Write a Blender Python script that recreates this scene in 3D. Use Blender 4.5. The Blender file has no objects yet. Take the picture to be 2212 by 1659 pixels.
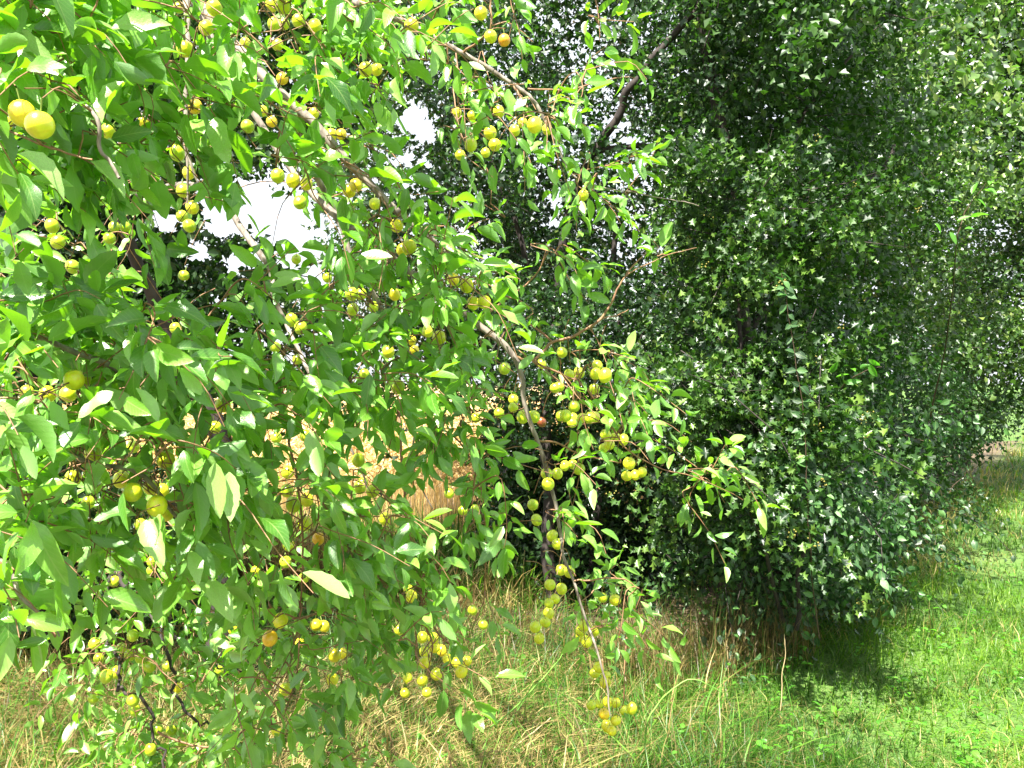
import bpy, math, random
import numpy as np
from mathutils import Vector

random.seed(7)
RNG = np.random.default_rng(7)
scene = bpy.context.scene
COL = scene.collection

# ------------------------------------------------------------------ camera, sky, sun, exposure
F = 1916.0            # focal length in units of a 2212 wide picture
CX, CY = 1106.0, 829.5
EYE = 1.6
cam_d = bpy.data.cameras.new("camera")
cam = bpy.data.objects.new("camera", cam_d)
COL.objects.link(cam)
cam.location = (0, 0, EYE)
cam.rotation_euler = (math.radians(90), 0, 0)
cam_d.sensor_width = 36
cam_d.lens = 36 * F / 2212
cam_d.clip_start = 0.05
cam_d.clip_end = 3000
scene.camera = cam

SUN = Vector((-0.24, -0.44, 0.86)).normalized()
world = bpy.data.worlds.new("World")
scene.world = world
world.use_nodes = True
wn, wl = world.node_tree.nodes, world.node_tree.links
wn.clear()
sky = wn.new("ShaderNodeTexSky")
sky.sky_type = 'NISHITA'
sky.sun_disc = False
sky.sun_elevation = math.asin(SUN.z)
sky.sun_rotation = math.atan2(SUN.x, SUN.y)
sky.air_density = 1.0
sky.dust_density = 4.0
sky.altitude = 50
mixc = wn.new("ShaderNodeMix"); mixc.data_type = 'RGBA'
mixc.inputs[0].default_value = 0.8
wl.new(sky.outputs[0], mixc.inputs[6])
mixc.inputs[7].default_value = (7.2, 7.5, 8.0, 1)      # thin white summer cloud over the blue
bg = wn.new("ShaderNodeBackground")
bg.inputs[1].default_value = 0.05
wl.new(mixc.outputs[2], bg.inputs[0])
wo = wn.new("ShaderNodeOutputWorld")
wl.new(bg.outputs[0], wo.inputs[0])

sd = bpy.data.lights.new("sun", 'SUN')
sd.energy = 5.0
sd.angle = math.radians(0.55)
sd.color = (1.0, 0.955, 0.87)
so = bpy.data.objects.new("sun", sd)
COL.objects.link(so)
so.rotation_euler = SUN.to_track_quat('Z', 'Y').to_euler()

scene.view_settings.view_transform = 'Standard'
scene.view_settings.look = 'None'
scene.view_settings.exposure = 2.1
scene.view_settings.gamma = 1
scene.view_settings.use_curve_mapping = False
scene.cycles.max_bounces = 5
scene.cycles.transparent_max_bounces = 4
scene.cycles.transmission_bounces = 3
scene.cycles.diffuse_bounces = 2

# ------------------------------------------------------------------ helpers
def at(x, y, d):
    """a point of the place: x, y as seen in a 2212 x 1659 view from the eye, d metres ahead"""
    return np.array([(x - CX) / F * d, d, EYE + (CY - y) / F * d])

def at_n(x, y, d):
    x, y, d = np.asarray(x, float), np.asarray(y, float), np.asarray(d, float)
    return np.stack([(x - CX) / F * d, d, EYE + (CY - y) / F * d], -1)

def view(P):
    return CX + F * P[..., 0] / P[..., 1], CY - F * (P[..., 2] - EYE) / P[..., 1]

def norm(v):
    return v / np.maximum(np.linalg.norm(v, axis=-1, keepdims=True), 1e-9)

def raw_mesh(name, verts, faces, uv=None, rnd=None, smooth=True, extra=None):
    """verts (n,3), faces (m,3|4) all alike"""
    me = bpy.data.meshes.new(name)
    n, (m, k) = len(verts), faces.shape
    me.vertices.add(n); me.vertices.foreach_set("co", np.ascontiguousarray(verts, np.float32).ravel())
    me.loops.add(m * k); me.loops.foreach_set("vertex_index", np.ascontiguousarray(faces, np.int32).ravel())
    me.polygons.add(m); me.polygons.foreach_set("loop_start", np.arange(0, m * k, k, dtype=np.int32))
    me.polygons.foreach_set("loop_total", np.full(m, k, np.int32))
    me.polygons.foreach_set("use_smooth", np.full(m, smooth, bool))
    if uv is not None:
        u = me.uv_layers.new(name="UVMap")
        u.data.foreach_set("uv", np.ascontiguousarray(uv[faces.ravel()], np.float32).ravel())
    if rnd is not None:
        a = me.attributes.new("rnd", 'FLOAT', 'POINT')
        a.data.foreach_set("value", np.ascontiguousarray(rnd, np.float32))
    if extra is not None:
        a = me.attributes.new("dry", 'FLOAT', 'POINT')
        a.data.foreach_set("value", np.ascontiguousarray(extra, np.float32))
    me.update(); me.validate()
    return me

def link(name, me, mat=None, parent=None, kind=None, label=None):
    o = bpy.data.objects.new(name, me)
    COL.objects.link(o)
    if mat is not None and len(me.materials) == 0:
        me.materials.append(mat)
    if parent is not None:
        o.parent = parent
        o.matrix_parent_inverse = parent.matrix_world.inverted() if False else parent.matrix_parent_inverse.copy()
        o.location = tuple(-np.array(parent.location))
    if kind: o["kind"] = kind
    if label: o["label"] = label
    return o

def thing(name, loc, label, cat, group=None):
    o = bpy.data.objects.new(name, None)
    COL.objects.link(o)
    o.empty_display_size = 0.2
    o.location = tuple(float(c) for c in loc)
    o["label"] = label; o["category"] = cat
    if group: o["group"] = group
    return o

class Tubes:
    """collects tapered tubes into one mesh"""
    def __init__(s): s.v, s.f, s.n = [], [], 0
    def add(s, pts, rads, sides=5):
        pts = np.asarray(pts, float); rads = np.asarray(rads, float)
        m = len(pts)
        t = np.gradient(pts, axis=0); t = norm(t)
        ref = np.array([0.31, 0.87, 0.38])
        a = norm(np.cross(t, ref)); b = np.cross(t, a)
        ang = np.arange(sides) * 2 * math.pi / sides
        ring = pts[:, None] + rads[:, None, None] * (np.cos(ang)[None, :, None] * a[:, None] + np.sin(ang)[None, :, None] * b[:, None])
        s.v.append(ring.reshape(-1, 3))
        i = np.arange(m - 1)[:, None] * sides; j = np.arange(sides)[None]; j2 = (j + 1) % sides
        q = np.stack([i + j, i + j2, i + sides + j2, i + sides + j], -1).reshape(-1, 4) + s.n
        s.f.append(q); s.n += m * sides
    def mesh(s, name):
        return raw_mesh(name, np.concatenate(s.v), np.concatenate(s.f), rnd=np.zeros(s.n))

def smooth_line(pts, n=6, wob=0.0, seed=0):
    """Catmull-Rom through control rows (any columns), n points per span"""
    P = np.asarray(pts, float)
    P = np.vstack([2 * P[0] - P[1], P, 2 * P[-1] - P[-2]])
    out = []
    for k in range(1, len(P) - 2):
        for i in range(n):
            t = i / n
            out.append(0.5 * ((2 * P[k]) + (-P[k - 1] + P[k + 1]) * t + (2 * P[k - 1] - 5 * P[k] + 4 * P[k + 1] - P[k + 2]) * t * t
                              + (-P[k - 1] + 3 * P[k] - 3 * P[k + 1] + P[k + 2]) * t ** 3))
    out.append(P[-2])
    out = np.array(out)
    if wob:
        r = np.random.default_rng(seed)
        w = r.normal(size=(len(out), 3)); w = (w + np.roll(w, 1, 0) + np.roll(w, -1, 0)) / 3
        w[0] = w[-1] = 0
        out[:, :3] += w * wob
    return out

# ------------------------------------------------------------------ materials
def new_mat(name):
    m = bpy.data.materials.new(name); m.use_nodes = True
    nt = m.node_tree; nt.nodes.clear()
    return m, nt.nodes, nt.links

def math_node(N, L, op, a, b=None):
    n = N.new("ShaderNodeMath"); n.operation = op
    for i, v in enumerate((a, b)):
        if v is None: continue
        if isinstance(v, (int, float)): n.inputs[i].default_value = v
        else: L.new(v, n.inputs[i])
    return n.outputs[0]

def ramp(N, L, fac, stops):
    r = N.new("ShaderNodeValToRGB"); L.new(fac, r.inputs[0])
    e = r.color_ramp.elements
    while len(e) > 1: e.remove(e[0])
    e[0].position = stops[0][0]; e[0].color = (*stops[0][1], 1)
    for p, c in stops[1:]:
        x = e.new(p); x.color = (*c, 1)
    return r.outputs[0]

def leaf_material(name, stops, trans, under=None, rough=0.36, spec=0.5, tfac=0.4, veins=True, vein=0.32):
    """glossy leaf: colour from a per-leaf random value, veins from its own UV, light shining through"""
    m, N, L = new_mat(name)
    at_ = N.new("ShaderNodeAttribute"); at_.attribute_name = "rnd"
    oi = N.new("ShaderNodeObjectInfo")
    r = math_node(N, L, 'FRACT', math_node(N, L, 'ADD', at_.outputs["Fac"], oi.outputs["Random"]))
    base = ramp(N, L, r, stops)
    tx = N.new("ShaderNodeTexCoord")
    nz = N.new("ShaderNodeTexNoise"); nz.inputs["Scale"].default_value = 60; L.new(tx.outputs["Object"], nz.inputs["Vector"])
    hs = N.new("ShaderNodeHueSaturation")
    L.new(base, hs.inputs["Color"])
    L.new(math_node(N, L, 'MULTIPLY_ADD', nz.outputs[0], 1.1), hs.inputs["Value"])
    hs.inputs["Value"].links[0].from_node.inputs[2].default_value = 0.42
    col = hs.outputs[0]
    bs = N.new("ShaderNodeBsdfPrincipled")
    if veins:
        uv = N.new("ShaderNodeUVMap"); uv.uv_map = "UVMap"
        sp = N.new("ShaderNodeSeparateXYZ"); L.new(uv.outputs[0], sp.inputs[0])
        au = math_node(N, L, 'ABSOLUTE', math_node(N, L, 'SUBTRACT', sp.outputs[0], 0.5))
        mid = math_node(N, L, 'LESS_THAN', au, 0.028)
        ph = math_node(N, L, 'SUBTRACT', math_node(N, L, 'MULTIPLY', sp.outputs[1], 8.0), math_node(N, L, 'MULTIPLY', au, 5.5))
        fr = math_node(N, L, 'ABSOLUTE', math_node(N, L, 'SUBTRACT', math_node(N, L, 'FRACT', ph), 0.5))
        side = math_node(N, L, 'LESS_THAN', fr, 0.07)
        v = math_node(N, L, 'MAXIMUM', mid, math_node(N, L, 'MULTIPLY', side, 0.55))
        mx = N.new("ShaderNodeMix"); mx.data_type = 'RGBA'
        L.new(math_node(N, L, 'MULTIPLY', v, vein), mx.inputs[0]); L.new(col, mx.inputs[6])
        mx.inputs[7].default_value = (0.30, 0.42, 0.12, 1)
        col = mx.outputs[2]
        bp = N.new("ShaderNodeBump"); bp.inputs["Strength"].default_value = 0.22; bp.inputs["Distance"].default_value = 0.0015
        L.new(math_node(N, L, 'ADD', math_node(N, L, 'MULTIPLY', fr, 1.0), math_node(N, L, 'MULTIPLY', nz.outputs[0], 3.0)), bp.inputs["Height"])
        L.new(bp.outputs[0], bs.inputs["Normal"])
    if under:
        ge = N.new("ShaderNodeNewGeometry")
        mu = N.new("ShaderNodeMix"); mu.data_type = 'RGBA'
        L.new(math_node(N, L, 'MULTIPLY', ge.outputs["Backfacing"], 0.6), mu.inputs[0]); L.new(col, mu.inputs[6]); mu.inputs[7].default_value = (*under, 1)
        col = mu.outputs[2]
    L.new(col, bs.inputs["Base Color"])
    L.new(math_node(N, L, 'MULTIPLY_ADD', math_node(N, L, 'FRACT', math_node(N, L, 'MULTIPLY', r, 7.3)), 0.22), bs.inputs["Roughness"])
    bs.inputs["Roughness"].links[0].from_node.inputs[2].default_value = rough - 0.1
    bs.inputs["Specular IOR Level"].default_value = spec
    tr = N.new("ShaderNodeBsdfTranslucent")
    ht = N.new("ShaderNodeHueSaturation"); ht.inputs["Color"].default_value = (*trans, 1)
    L.new(math_node(N, L, 'MULTIPLY_ADD', r, 0.5), ht.inputs["Value"])
    ht.inputs["Value"].links[0].from_node.inputs[2].default_value = 0.7
    L.new(ht.outputs[0], tr.inputs[0])
    ms = N.new("ShaderNodeMixShader"); ms.inputs[0].default_value = tfac
    L.new(bs.outputs[0], ms.inputs[1]); L.new(tr.outputs[0], ms.inputs[2])
    o = N.new("ShaderNodeOutputMaterial"); L.new(ms.outputs[0], o.inputs[0])
    return m

M_PLUM_LEAF = leaf_material("plum_leaf", [(0, (0.03, 0.11, 0.012)), (0.3, (0.065, 0.20, 0.018)), (0.55, (0.13, 0.31, 0.03)), (0.78, (0.22, 0.43, 0.06)), (1, (0.36, 0.54, 0.18))],
                            (0.30, 0.74, 0.008), under=(0.14, 0.29, 0.075), rough=0.34, spec=1.0, tfac=0.33, vein=0.55)  # palest end of the ramp puts sky sheen into the leaf colour
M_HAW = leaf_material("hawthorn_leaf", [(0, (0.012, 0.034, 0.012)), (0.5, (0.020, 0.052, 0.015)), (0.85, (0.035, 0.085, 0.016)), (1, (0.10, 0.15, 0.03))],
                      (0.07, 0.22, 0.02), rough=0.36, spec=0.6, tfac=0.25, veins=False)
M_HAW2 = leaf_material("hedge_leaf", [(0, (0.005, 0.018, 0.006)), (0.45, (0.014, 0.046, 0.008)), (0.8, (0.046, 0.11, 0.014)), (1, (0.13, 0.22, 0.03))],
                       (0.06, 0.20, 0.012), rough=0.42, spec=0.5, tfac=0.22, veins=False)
M_HAZEL = leaf_material("hazel_leaf", [(0, (0.02, 0.05, 0.012)), (0.45, (0.05, 0.11, 0.02)), (0.8, (0.11, 0.20, 0.035)), (1, (0.22, 0.28, 0.07))],  # lighter, warmer colour stands in for sun and haze on this tree
                        (0.14, 0.34, 0.03), rough=0.36, spec=1.0, tfac=0.3, veins=False)
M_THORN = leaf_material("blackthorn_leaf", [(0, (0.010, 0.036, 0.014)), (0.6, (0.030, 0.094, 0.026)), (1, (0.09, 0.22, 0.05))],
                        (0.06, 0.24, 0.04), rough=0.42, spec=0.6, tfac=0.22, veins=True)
M_BRIGHT = leaf_material("cherry_leaf", [(0, (0.07, 0.22, 0.03)), (1, (0.12, 0.34, 0.03))], (0.2, 0.7, 0.03), rough=0.35, tfac=0.45)

def bark_material(name, c1, c2, scale=40, rough=0.85):
    m, N, L = new_mat(name)
    tx = N.new("ShaderNodeTexCoord")
    mp = N.new("ShaderNodeMapping"); mp.inputs["Scale"].default_value = (1, 1, 0.35); L.new(tx.outputs["Object"], mp.inputs[0])
    nz = N.new("ShaderNodeTexNoise"); nz.inputs["Scale"].default_value = scale; nz.inputs["Detail"].default_value = 6
    L.new(mp.outputs[0], nz.inputs["Vector"])
    bs = N.new("ShaderNodeBsdfPrincipled")
    L.new(ramp(N, L, nz.outputs[0], [(0.3, c1), (0.68, c2)]), bs.inputs["Base Color"])
    bs.inputs["Roughness"].default_value = rough
    bp = N.new("ShaderNodeBump"); bp.inputs["Strength"].default_value = 0.7; bp.inputs["Distance"].default_value = 0.004
    L.new(nz.outputs[0], bp.inputs["Height"]); L.new(bp.outputs[0], bs.inputs["Normal"])
    o = N.new("ShaderNodeOutputMaterial"); L.new(bs.outputs[0], o.inputs[0])
    return m
M_BARK = bark_material("plum_bark", (0.09, 0.07, 0.055), (0.33, 0.28, 0.23), 70)
M_TWIG = bark_material("young_twig", (0.16, 0.07, 0.035), (0.30, 0.17, 0.08), 90, 0.6)
M_DARKBARK = bark_material("hedge_bark", (0.018, 0.013, 0.012), (0.055, 0.042, 0.036), 30)
M_REDBARK = bark_material("brown_stem", (0.03, 0.018, 0.01), (0.09, 0.055, 0.03), 60)

def plum_material():
    m, N, L = new_mat("plum_skin")
    oi = N.new("ShaderNodeObjectInfo")
    tx = N.new("ShaderNodeTexCoord")
    base = N.new("ShaderNodeMix"); base.data_type = 'RGBA'
    sp = N.new("ShaderNodeSeparateColor"); L.new(oi.outputs["Color"], sp.inputs[0])
    rr = ramp(N, L, sp.outputs[0], [(0.0, (0.26, 0.45, 0.015)), (0.3, (0.50, 0.66, 0.018)), (0.55, (0.80, 0.76, 0.018)), (0.7, (0.84, 0.56, 0.015)), (0.85, (0.78, 0.34, 0.012)), (1.0, (0.2, 0.04, 0.015))])
    L.new(rr, base.inputs[6])
    nz = N.new("ShaderNodeTexNoise"); nz.inputs["Scale"].default_value = 2.2; nz.inputs["Detail"].default_value = 3
    L.new(tx.outputs["Object"], nz.inputs["Vector"])
    f = N.new("ShaderNodeMapRange"); f.inputs[1].default_value = 0.5; f.inputs[2].default_value = 0.75
    L.new(nz.outputs[0], f.inputs[0])
    L.new(math_node(N, L, 'MULTIPLY', f.outputs[0], 0.45), base.inputs[0])
    base.inputs[7].default_value = (0.70, 0.42, 0.02, 1)
    n2 = N.new("ShaderNodeTexNoise"); n2.inputs["Scale"].default_value = 40
    L.new(tx.outputs["Object"], n2.inputs["Vector"])
    bs = N.new("ShaderNodeBsdfPrincipled")
    fk = N.new("ShaderNodeTexVoronoi"); fk.inputs["Scale"].default_value = 9.0; L.new(tx.outputs["Object"], fk.inputs["Vector"])
    lt = N.new("ShaderNodeMix"); lt.data_type = 'RGBA'
    L.new(math_node(N, L, 'MULTIPLY', math_node(N, L, 'LESS_THAN', fk.outputs["Distance"], 0.16), 0.45), lt.inputs[0])
    n3 = N.new("ShaderNodeTexNoise"); n3.inputs["Scale"].default_value = 1.3; L.new(tx.outputs["Object"], n3.inputs["Vector"])
    h3 = N.new("ShaderNodeHueSaturation"); L.new(base.outputs[2], h3.inputs["Color"]); L.new(math_node(N, L, 'MULTIPLY_ADD', n3.outputs[0], 0.7), h3.inputs["Value"])  # broad value noise puts a shading gradient into the skin colour
    h3.inputs["Value"].links[0].from_node.inputs[2].default_value = 0.62
    L.new(h3.outputs[0], lt.inputs[6]); lt.inputs[7].default_value = (0.75, 0.74, 0.30, 1)
    L.new(lt.outputs[2], bs.inputs["Base Color"])
    L.new(math_node(N, L, 'MULTIPLY_ADD', n2.outputs[0], 0.2), bs.inputs["Roughness"])
    bs.inputs["Roughness"].links[0].from_node.inputs[2].default_value = 0.2
    bs.inputs["Subsurface Weight"].default_value = 0.25
    bs.inputs["Subsurface Radius"].default_value = (1.0, 0.7, 0.1)
    bs.inputs["Subsurface Scale"].default_value = 0.006
    bs.inputs["Coat Weight"].default_value = 0.6; bs.inputs["Coat Roughness"].default_value = 0.3
    o = N.new("ShaderNodeOutputMaterial"); L.new(bs.outputs[0], o.inputs[0])
    return m
M_PLUM = plum_material()

def simple_mat(name, col, rough=0.7, trans=0.0):
    m, N, L = new_mat(name)
    bs = N.new("ShaderNodeBsdfPrincipled"); bs.inputs["Base Color"].default_value = (*col, 1); bs.inputs["Roughness"].default_value = rough
    o = N.new("ShaderNodeOutputMaterial"); L.new(bs.outputs[0], o.inputs[0])
    return m
M_STALK = simple_mat("plum_stalk", (0.2, 0.28, 0.05), 0.6)
M_BERRY = simple_mat("haw_berry", (0.2, 0.18, 0.03), 0.65)

def blade_material(name, green, straw, tfac=0.35):
    """grass blade: 'rnd' varies it, 'dry' runs from fresh to straw"""
    m, N, L = new_mat(name)
    a = N.new("ShaderNodeAttribute"); a.attribute_name = "rnd"
    d = N.new("ShaderNodeAttribute"); d.attribute_name = "dry"
    g = ramp(N, L, a.outputs["Fac"], green); s = ramp(N, L, a.outputs["Fac"], straw)
    mx = N.new("ShaderNodeMix"); mx.data_type = 'RGBA'
    L.new(d.outputs["Fac"], mx.inputs[0]); L.new(g, mx.inputs[6]); L.new(s, mx.inputs[7])
    bs = N.new("ShaderNodeBsdfPrincipled"); L.new(mx.outputs[2], bs.inputs["Base Color"])
    bs.inputs["Roughness"].default_value = 0.45; bs.inputs["Specular IOR Level"].default_value = 0.4
    tr = N.new("ShaderNodeBsdfTranslucent")
    h = N.new("ShaderNodeHueSaturation"); h.inputs["Saturation"].default_value = 1.15; h.inputs["Value"].default_value = 1.7
    L.new(mx.outputs[2], h.inputs["Color"]); L.new(h.outputs[0], tr.inputs[0])
    ms = N.new("ShaderNodeMixShader"); ms.inputs[0].default_value = tfac
    L.new(bs.outputs[0], ms.inputs[1]); L.new(tr.outputs[0], ms.inputs[2])
    o = N.new("ShaderNodeOutputMaterial"); L.new(ms.outputs[0], o.inputs[0])
    return m
GREEN = [(0, (0.025, 0.085, 0.012)), (0.5, (0.07, 0.19, 0.02)), (1, (0.18, 0.34, 0.045))]
STRAW = [(0, (0.09, 0.055, 0.028)), (0.5, (0.30, 0.21, 0.085)), (1, (0.64, 0.48, 0.22))]
M_GRASS = blade_material("grass_blades", GREEN, STRAW)
M_LAWN = blade_material("lawn_blades", [(0, (0.018, 0.06, 0.006)), (0.5, (0.07, 0.18, 0.012)), (1, (0.22, 0.35, 0.04))], [(0, (0.14, 0.11, 0.045)), (0.5, (0.36, 0.31, 0.11)), (1, (0.58, 0.48, 0.22))], 0.42)
M_WHEAT = blade_material("wheat_stems", GREEN, [(0, (0.42, 0.27, 0.09)), (0.5, (0.68, 0.46, 0.19)), (1, (0.85, 0.64, 0.34))], 0.25)

def ground_material():
    m, N, L = new_mat("soil_and_turf")
    tx = N.new("ShaderNodeTexCoord")
    nz = N.new("ShaderNodeTexNoise"); nz.inputs["Scale"].default_value = 0.9; nz.inputs["Detail"].default_value = 8
    L.new(tx.outputs["Object"], nz.inputs["Vector"])
    n2 = N.new("ShaderNodeTexNoise"); n2.inputs["Scale"].default_value = 35; n2.inputs["Detail"].default_value = 4
    L.new(tx.outputs["Object"], n2.inputs["Vector"])
    f = math_node(N, L, 'ADD', math_node(N, L, 'MULTIPLY', nz.outputs[0], 0.6), math_node(N, L, 'MULTIPLY', n2.outputs[0], 0.4))
    soil = ramp(N, L, f, [(0.3, (0.05, 0.032, 0.02)), (0.5, (0.10, 0.07, 0.04)), (0.7, (0.17, 0.13, 0.07))])
    turf = ramp(N, L, f, [(0.3, (0.035, 0.08, 0.012)), (0.5, (0.07, 0.15, 0.02)), (0.7, (0.15, 0.2, 0.05))])
    a = N.new("ShaderNodeAttribute"); a.attribute_name = "dry"
    mx = N.new("ShaderNodeMix"); mx.data_type = 'RGBA'
    L.new(a.outputs["Fac"], mx.inputs[0]); L.new(turf, mx.inputs[6]); L.new(soil, mx.inputs[7])
    bs = N.new("ShaderNodeBsdfPrincipled"); L.new(mx.outputs[2], bs.inputs["Base Color"]); bs.inputs["Roughness"].default_value = 0.95
    bp = N.new("ShaderNodeBump"); bp.inputs["Distance"].default_value = 0.03; L.new(n2.outputs[0], bp.inputs["Height"]); L.new(bp.outputs[0], bs.inputs["Normal"])
    o = N.new("ShaderNodeOutputMaterial"); L.new(bs.outputs[0], o.inputs[0])
    return m
M_GROUND = ground_material()

# ------------------------------------------------------------------ leaf templates: x across, y along, z up
def ovate_leaf(curl=0.18, fold=0.25, width=0.46, seg=6, twist=0.0, serr=0.006, wave=0.0):
    ts = np.linspace(0, 1, seg + 1)
    v, uv = [], []
    for i, t in enumerate(ts):
        w = width / 2 * (math.sin(math.pi * min(1, t ** 0.86)) ** 0.74) if 0 < t < 1 else 0.0
        w *= 1 + (serr * 4 if i % 2 else -serr * 4)
        if t == 0: w = 0.012
        if t == 1: w = 0.004
        y = t - curl * 0.25 * t * t
        z = -curl * t * t
        a = twist * t
        for s in (-1, 0, 1):
            x, dz = s * w, abs(s) * w * fold * 1.6 + wave * s * math.sin(t * 9) * w
            v.append((x * math.cos(a) - dz * math.sin(a) * 0, y, z + dz + x * math.sin(a)))
            uv.append((0.5 + s * 0.5 * (w / (width / 2)), t))
    f = []
    for i in range(seg):
        for c in (0, 1):
            a = i * 3 + c
            f.append((a, a + 1, a + 4, a + 3))
    return np.array(v), np.array(f), np.array(uv)
PLUM_LEAVES = [ovate_leaf(0.10, 0.30, 0.36, 6, 0.2), ovate_leaf(0.34, 0.22, 0.34, 6, -0.35, wave=0.15), ovate_leaf(0.22, 0.55, 0.38, 6, 0.5),
               ovate_leaf(0.5, 0.15, 0.36, 6, -0.1, wave=0.2), ovate_leaf(-0.05, 0.35, 0.44, 6, -0.5), ovate_leaf(0.3, 0.7, 0.40, 6, 0.15),
               ovate_leaf(0.16, 0.12, 0.40, 6, 0.0, wave=0.3)]
THORN_LEAVES = [ovate_leaf(0.15, 0.3, 0.55, 3, 0.2), ovate_leaf(0.3, 0.2, 0.6, 3, -0.2)]

_p = [(0.10, 0.30, 0.38, 0.2, 0.1), (0.34, 0.22, 0.36, -0.35, .25), (0.22, 0.5, 0.40, 0.5, 0.15), (0.5, 0.15, 0.40, -0.1, .3), (-0.05, 0.35, 0.38, -0.5, 0), (0.3, 0.6, 0.42, 0.15, 0), (0.16, 0.12, 0.44, 0.0, .3)]
PLUM_LEAVES_FINE = [ovate_leaf(c, f_, w_, 10, t_, 0.012, v_) for c, f_, w_, t_, v_ in _p]

def haw_leaf(fold=0.25):
    o = [(0, 0), (-.16, .28), (-.45, .42), (-.2, .55), (-.38, .82), (-.1, .8), (0, 1.0), (.1, .8), (.38, .82), (.2, .55), (.45, .42), (.16, .28)]
    v = [(x, y, abs(x) * fold - 0.12 * y * y) for x, y in o] + [(0, 0.55, -0.04)]
    f = [(12, (i + 1) % 12, i) for i in range(12)]
    return np.array(v), np.array(f), np.array([(x + .5, y) for x, y, _ in v])
def haw_small(fold=0.3):
    o = [(0, 0), (-.42, .45), (-.16, .6), (0, 1.0), (.16, .6), (.42, .45)]
    v = [(x, y, abs(x) * fold) for x, y in o]
    f = [(0, 3, 2), (0, 2, 1), (0, 5, 4), (0, 4, 3)]
    return np.array(v), np.array(f), np.array([(x + .5, y) for x, y, _ in v])
def rhomb(fold=0.3):
    v = [(0, 0, 0), (-.36, .5, .36 * fold), (0, 1, -.1), (.36, .5, .36 * fold)]
    return np.array(v), np.array([(0, 2, 1), (0, 3, 2)]), np.array([(x + .5, y) for x, y, _ in v])

def frames(d, n):
    d = norm(d); s = norm(np.cross(d, n)); n2 = np.cross(s, d)
    return np.stack([s, d, n2], -1)        # columns: side, along, normal

def place_leaves(tpl, P, D, Nn, S):
    v, f, uv = tpl
    R = frames(D, Nn)
    V = P[:, None] + S[:, None, None] * np.einsum('nij,kj->nki', R, v)
    n, k = len(P), len(v)
    Fc = (f[None] + (np.arange(n) * k)[:, None, None]).reshape(-1, f.shape[1])
    return V.reshape(-1, 3), Fc, np.tile(uv, (n, 1))

def leaves_mesh(name, tpls, P, D, Nn, S, rnd=None, smooth=True):
    idx = RNG.integers(0, len(tpls), len(P))
    if rnd is None: rnd = RNG.random(len(P))
    vs, fs, us, rs, off = [], [], [], [], 0
    for i, t in enumerate(tpls):
        k = idx == i
        if not k.any(): continue
        V, Fc, U = place_leaves(t, P[k], D[k], Nn[k], S[k])
        vs.append(V); fs.append(Fc + off); us.append(U); rs.append(np.repeat(rnd[k], len(t[0]))); off += len(V)
    return raw_mesh(name, np.concatenate(vs), np.concatenate(fs), np.concatenate(us), np.concatenate(rs), smooth)

def noise3(P, s, seed=0):
    r = np.random.default_rng(seed); out = np.zeros(len(P))
    for i in range(6):
        k = r.normal(size=3) * s; out += np.sin(P @ k + r.random() * 6.28)
    return out / 6 * 1.6

# ------------------------------------------------------------------ where the sky shows between the crowns (x, y, rx, ry)
SKY_HOLES = [(350, 478, 52, 36), (420, 540, 40, 34), (470, 470, 46, 60), (480, 370, 22, 40), (540, 450, 60, 60), (600, 480, 70, 52), (640, 540, 55, 42),
             (680, 600, 42, 34), (520, 560, 50, 30), (465, 655, 22, 16), (905, 262, 48, 34), (890, 235, 24, 18), (880, 345, 20, 22), (925, 340, 14, 22), (905, 290, 30, 22),
             (1350, 300, 45, 16), (1340, 262, 30, 16), (1205, 440, 22, 24), (1180, 480, 26, 16), (1045, 545, 20, 12), (1010, 500, 14, 12), 
             (1390, 62, 10, 12), (1470, 150, 22, 14), (870, 400, 12, 16), (1330, 240, 14, 12), (1620, 640, 9, 12), (700, 655, 12, 16), (215, 455, 18, 10), (90, 470, 12, 8),
             (20, 560, 14, 8), (250, 560, 10, 7), (330, 560, 18, 10), (300, 640, 16, 10), (1240, 690, 10, 8), (1560, 150, 14, 10)]
def in_holes(P, grow=1.0, holes=SKY_HOLES):
    x, y = view(P)
    x = x + 9 * np.sin(y / 13.0) + 5 * np.sin(y / 5.0 + x / 9.0); y = y + 8 * np.sin(x / 17.0) + 5 * np.sin(x / 6.0)
    m = np.zeros(len(P), bool)
    for (hx, hy, rx, ry) in holes:
        m |= ((x - hx) / (rx * grow)) ** 2 + ((y - hy) / (ry * grow)) ** 2 < 1
    return m

def in_poly(x, y, poly):
    inside = np.zeros(len(x), bool); j = len(poly) - 1
    for i in range(len(poly)):
        xi, yi = poly[i]; xj, yj = poly[j]
        c = ((yi > y) != (yj > y)) & (x < (xj - xi) * (y - yi) / (yj - yi + 1e-9) + xi)
        inside ^= c; j = i
    return inside

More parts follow.
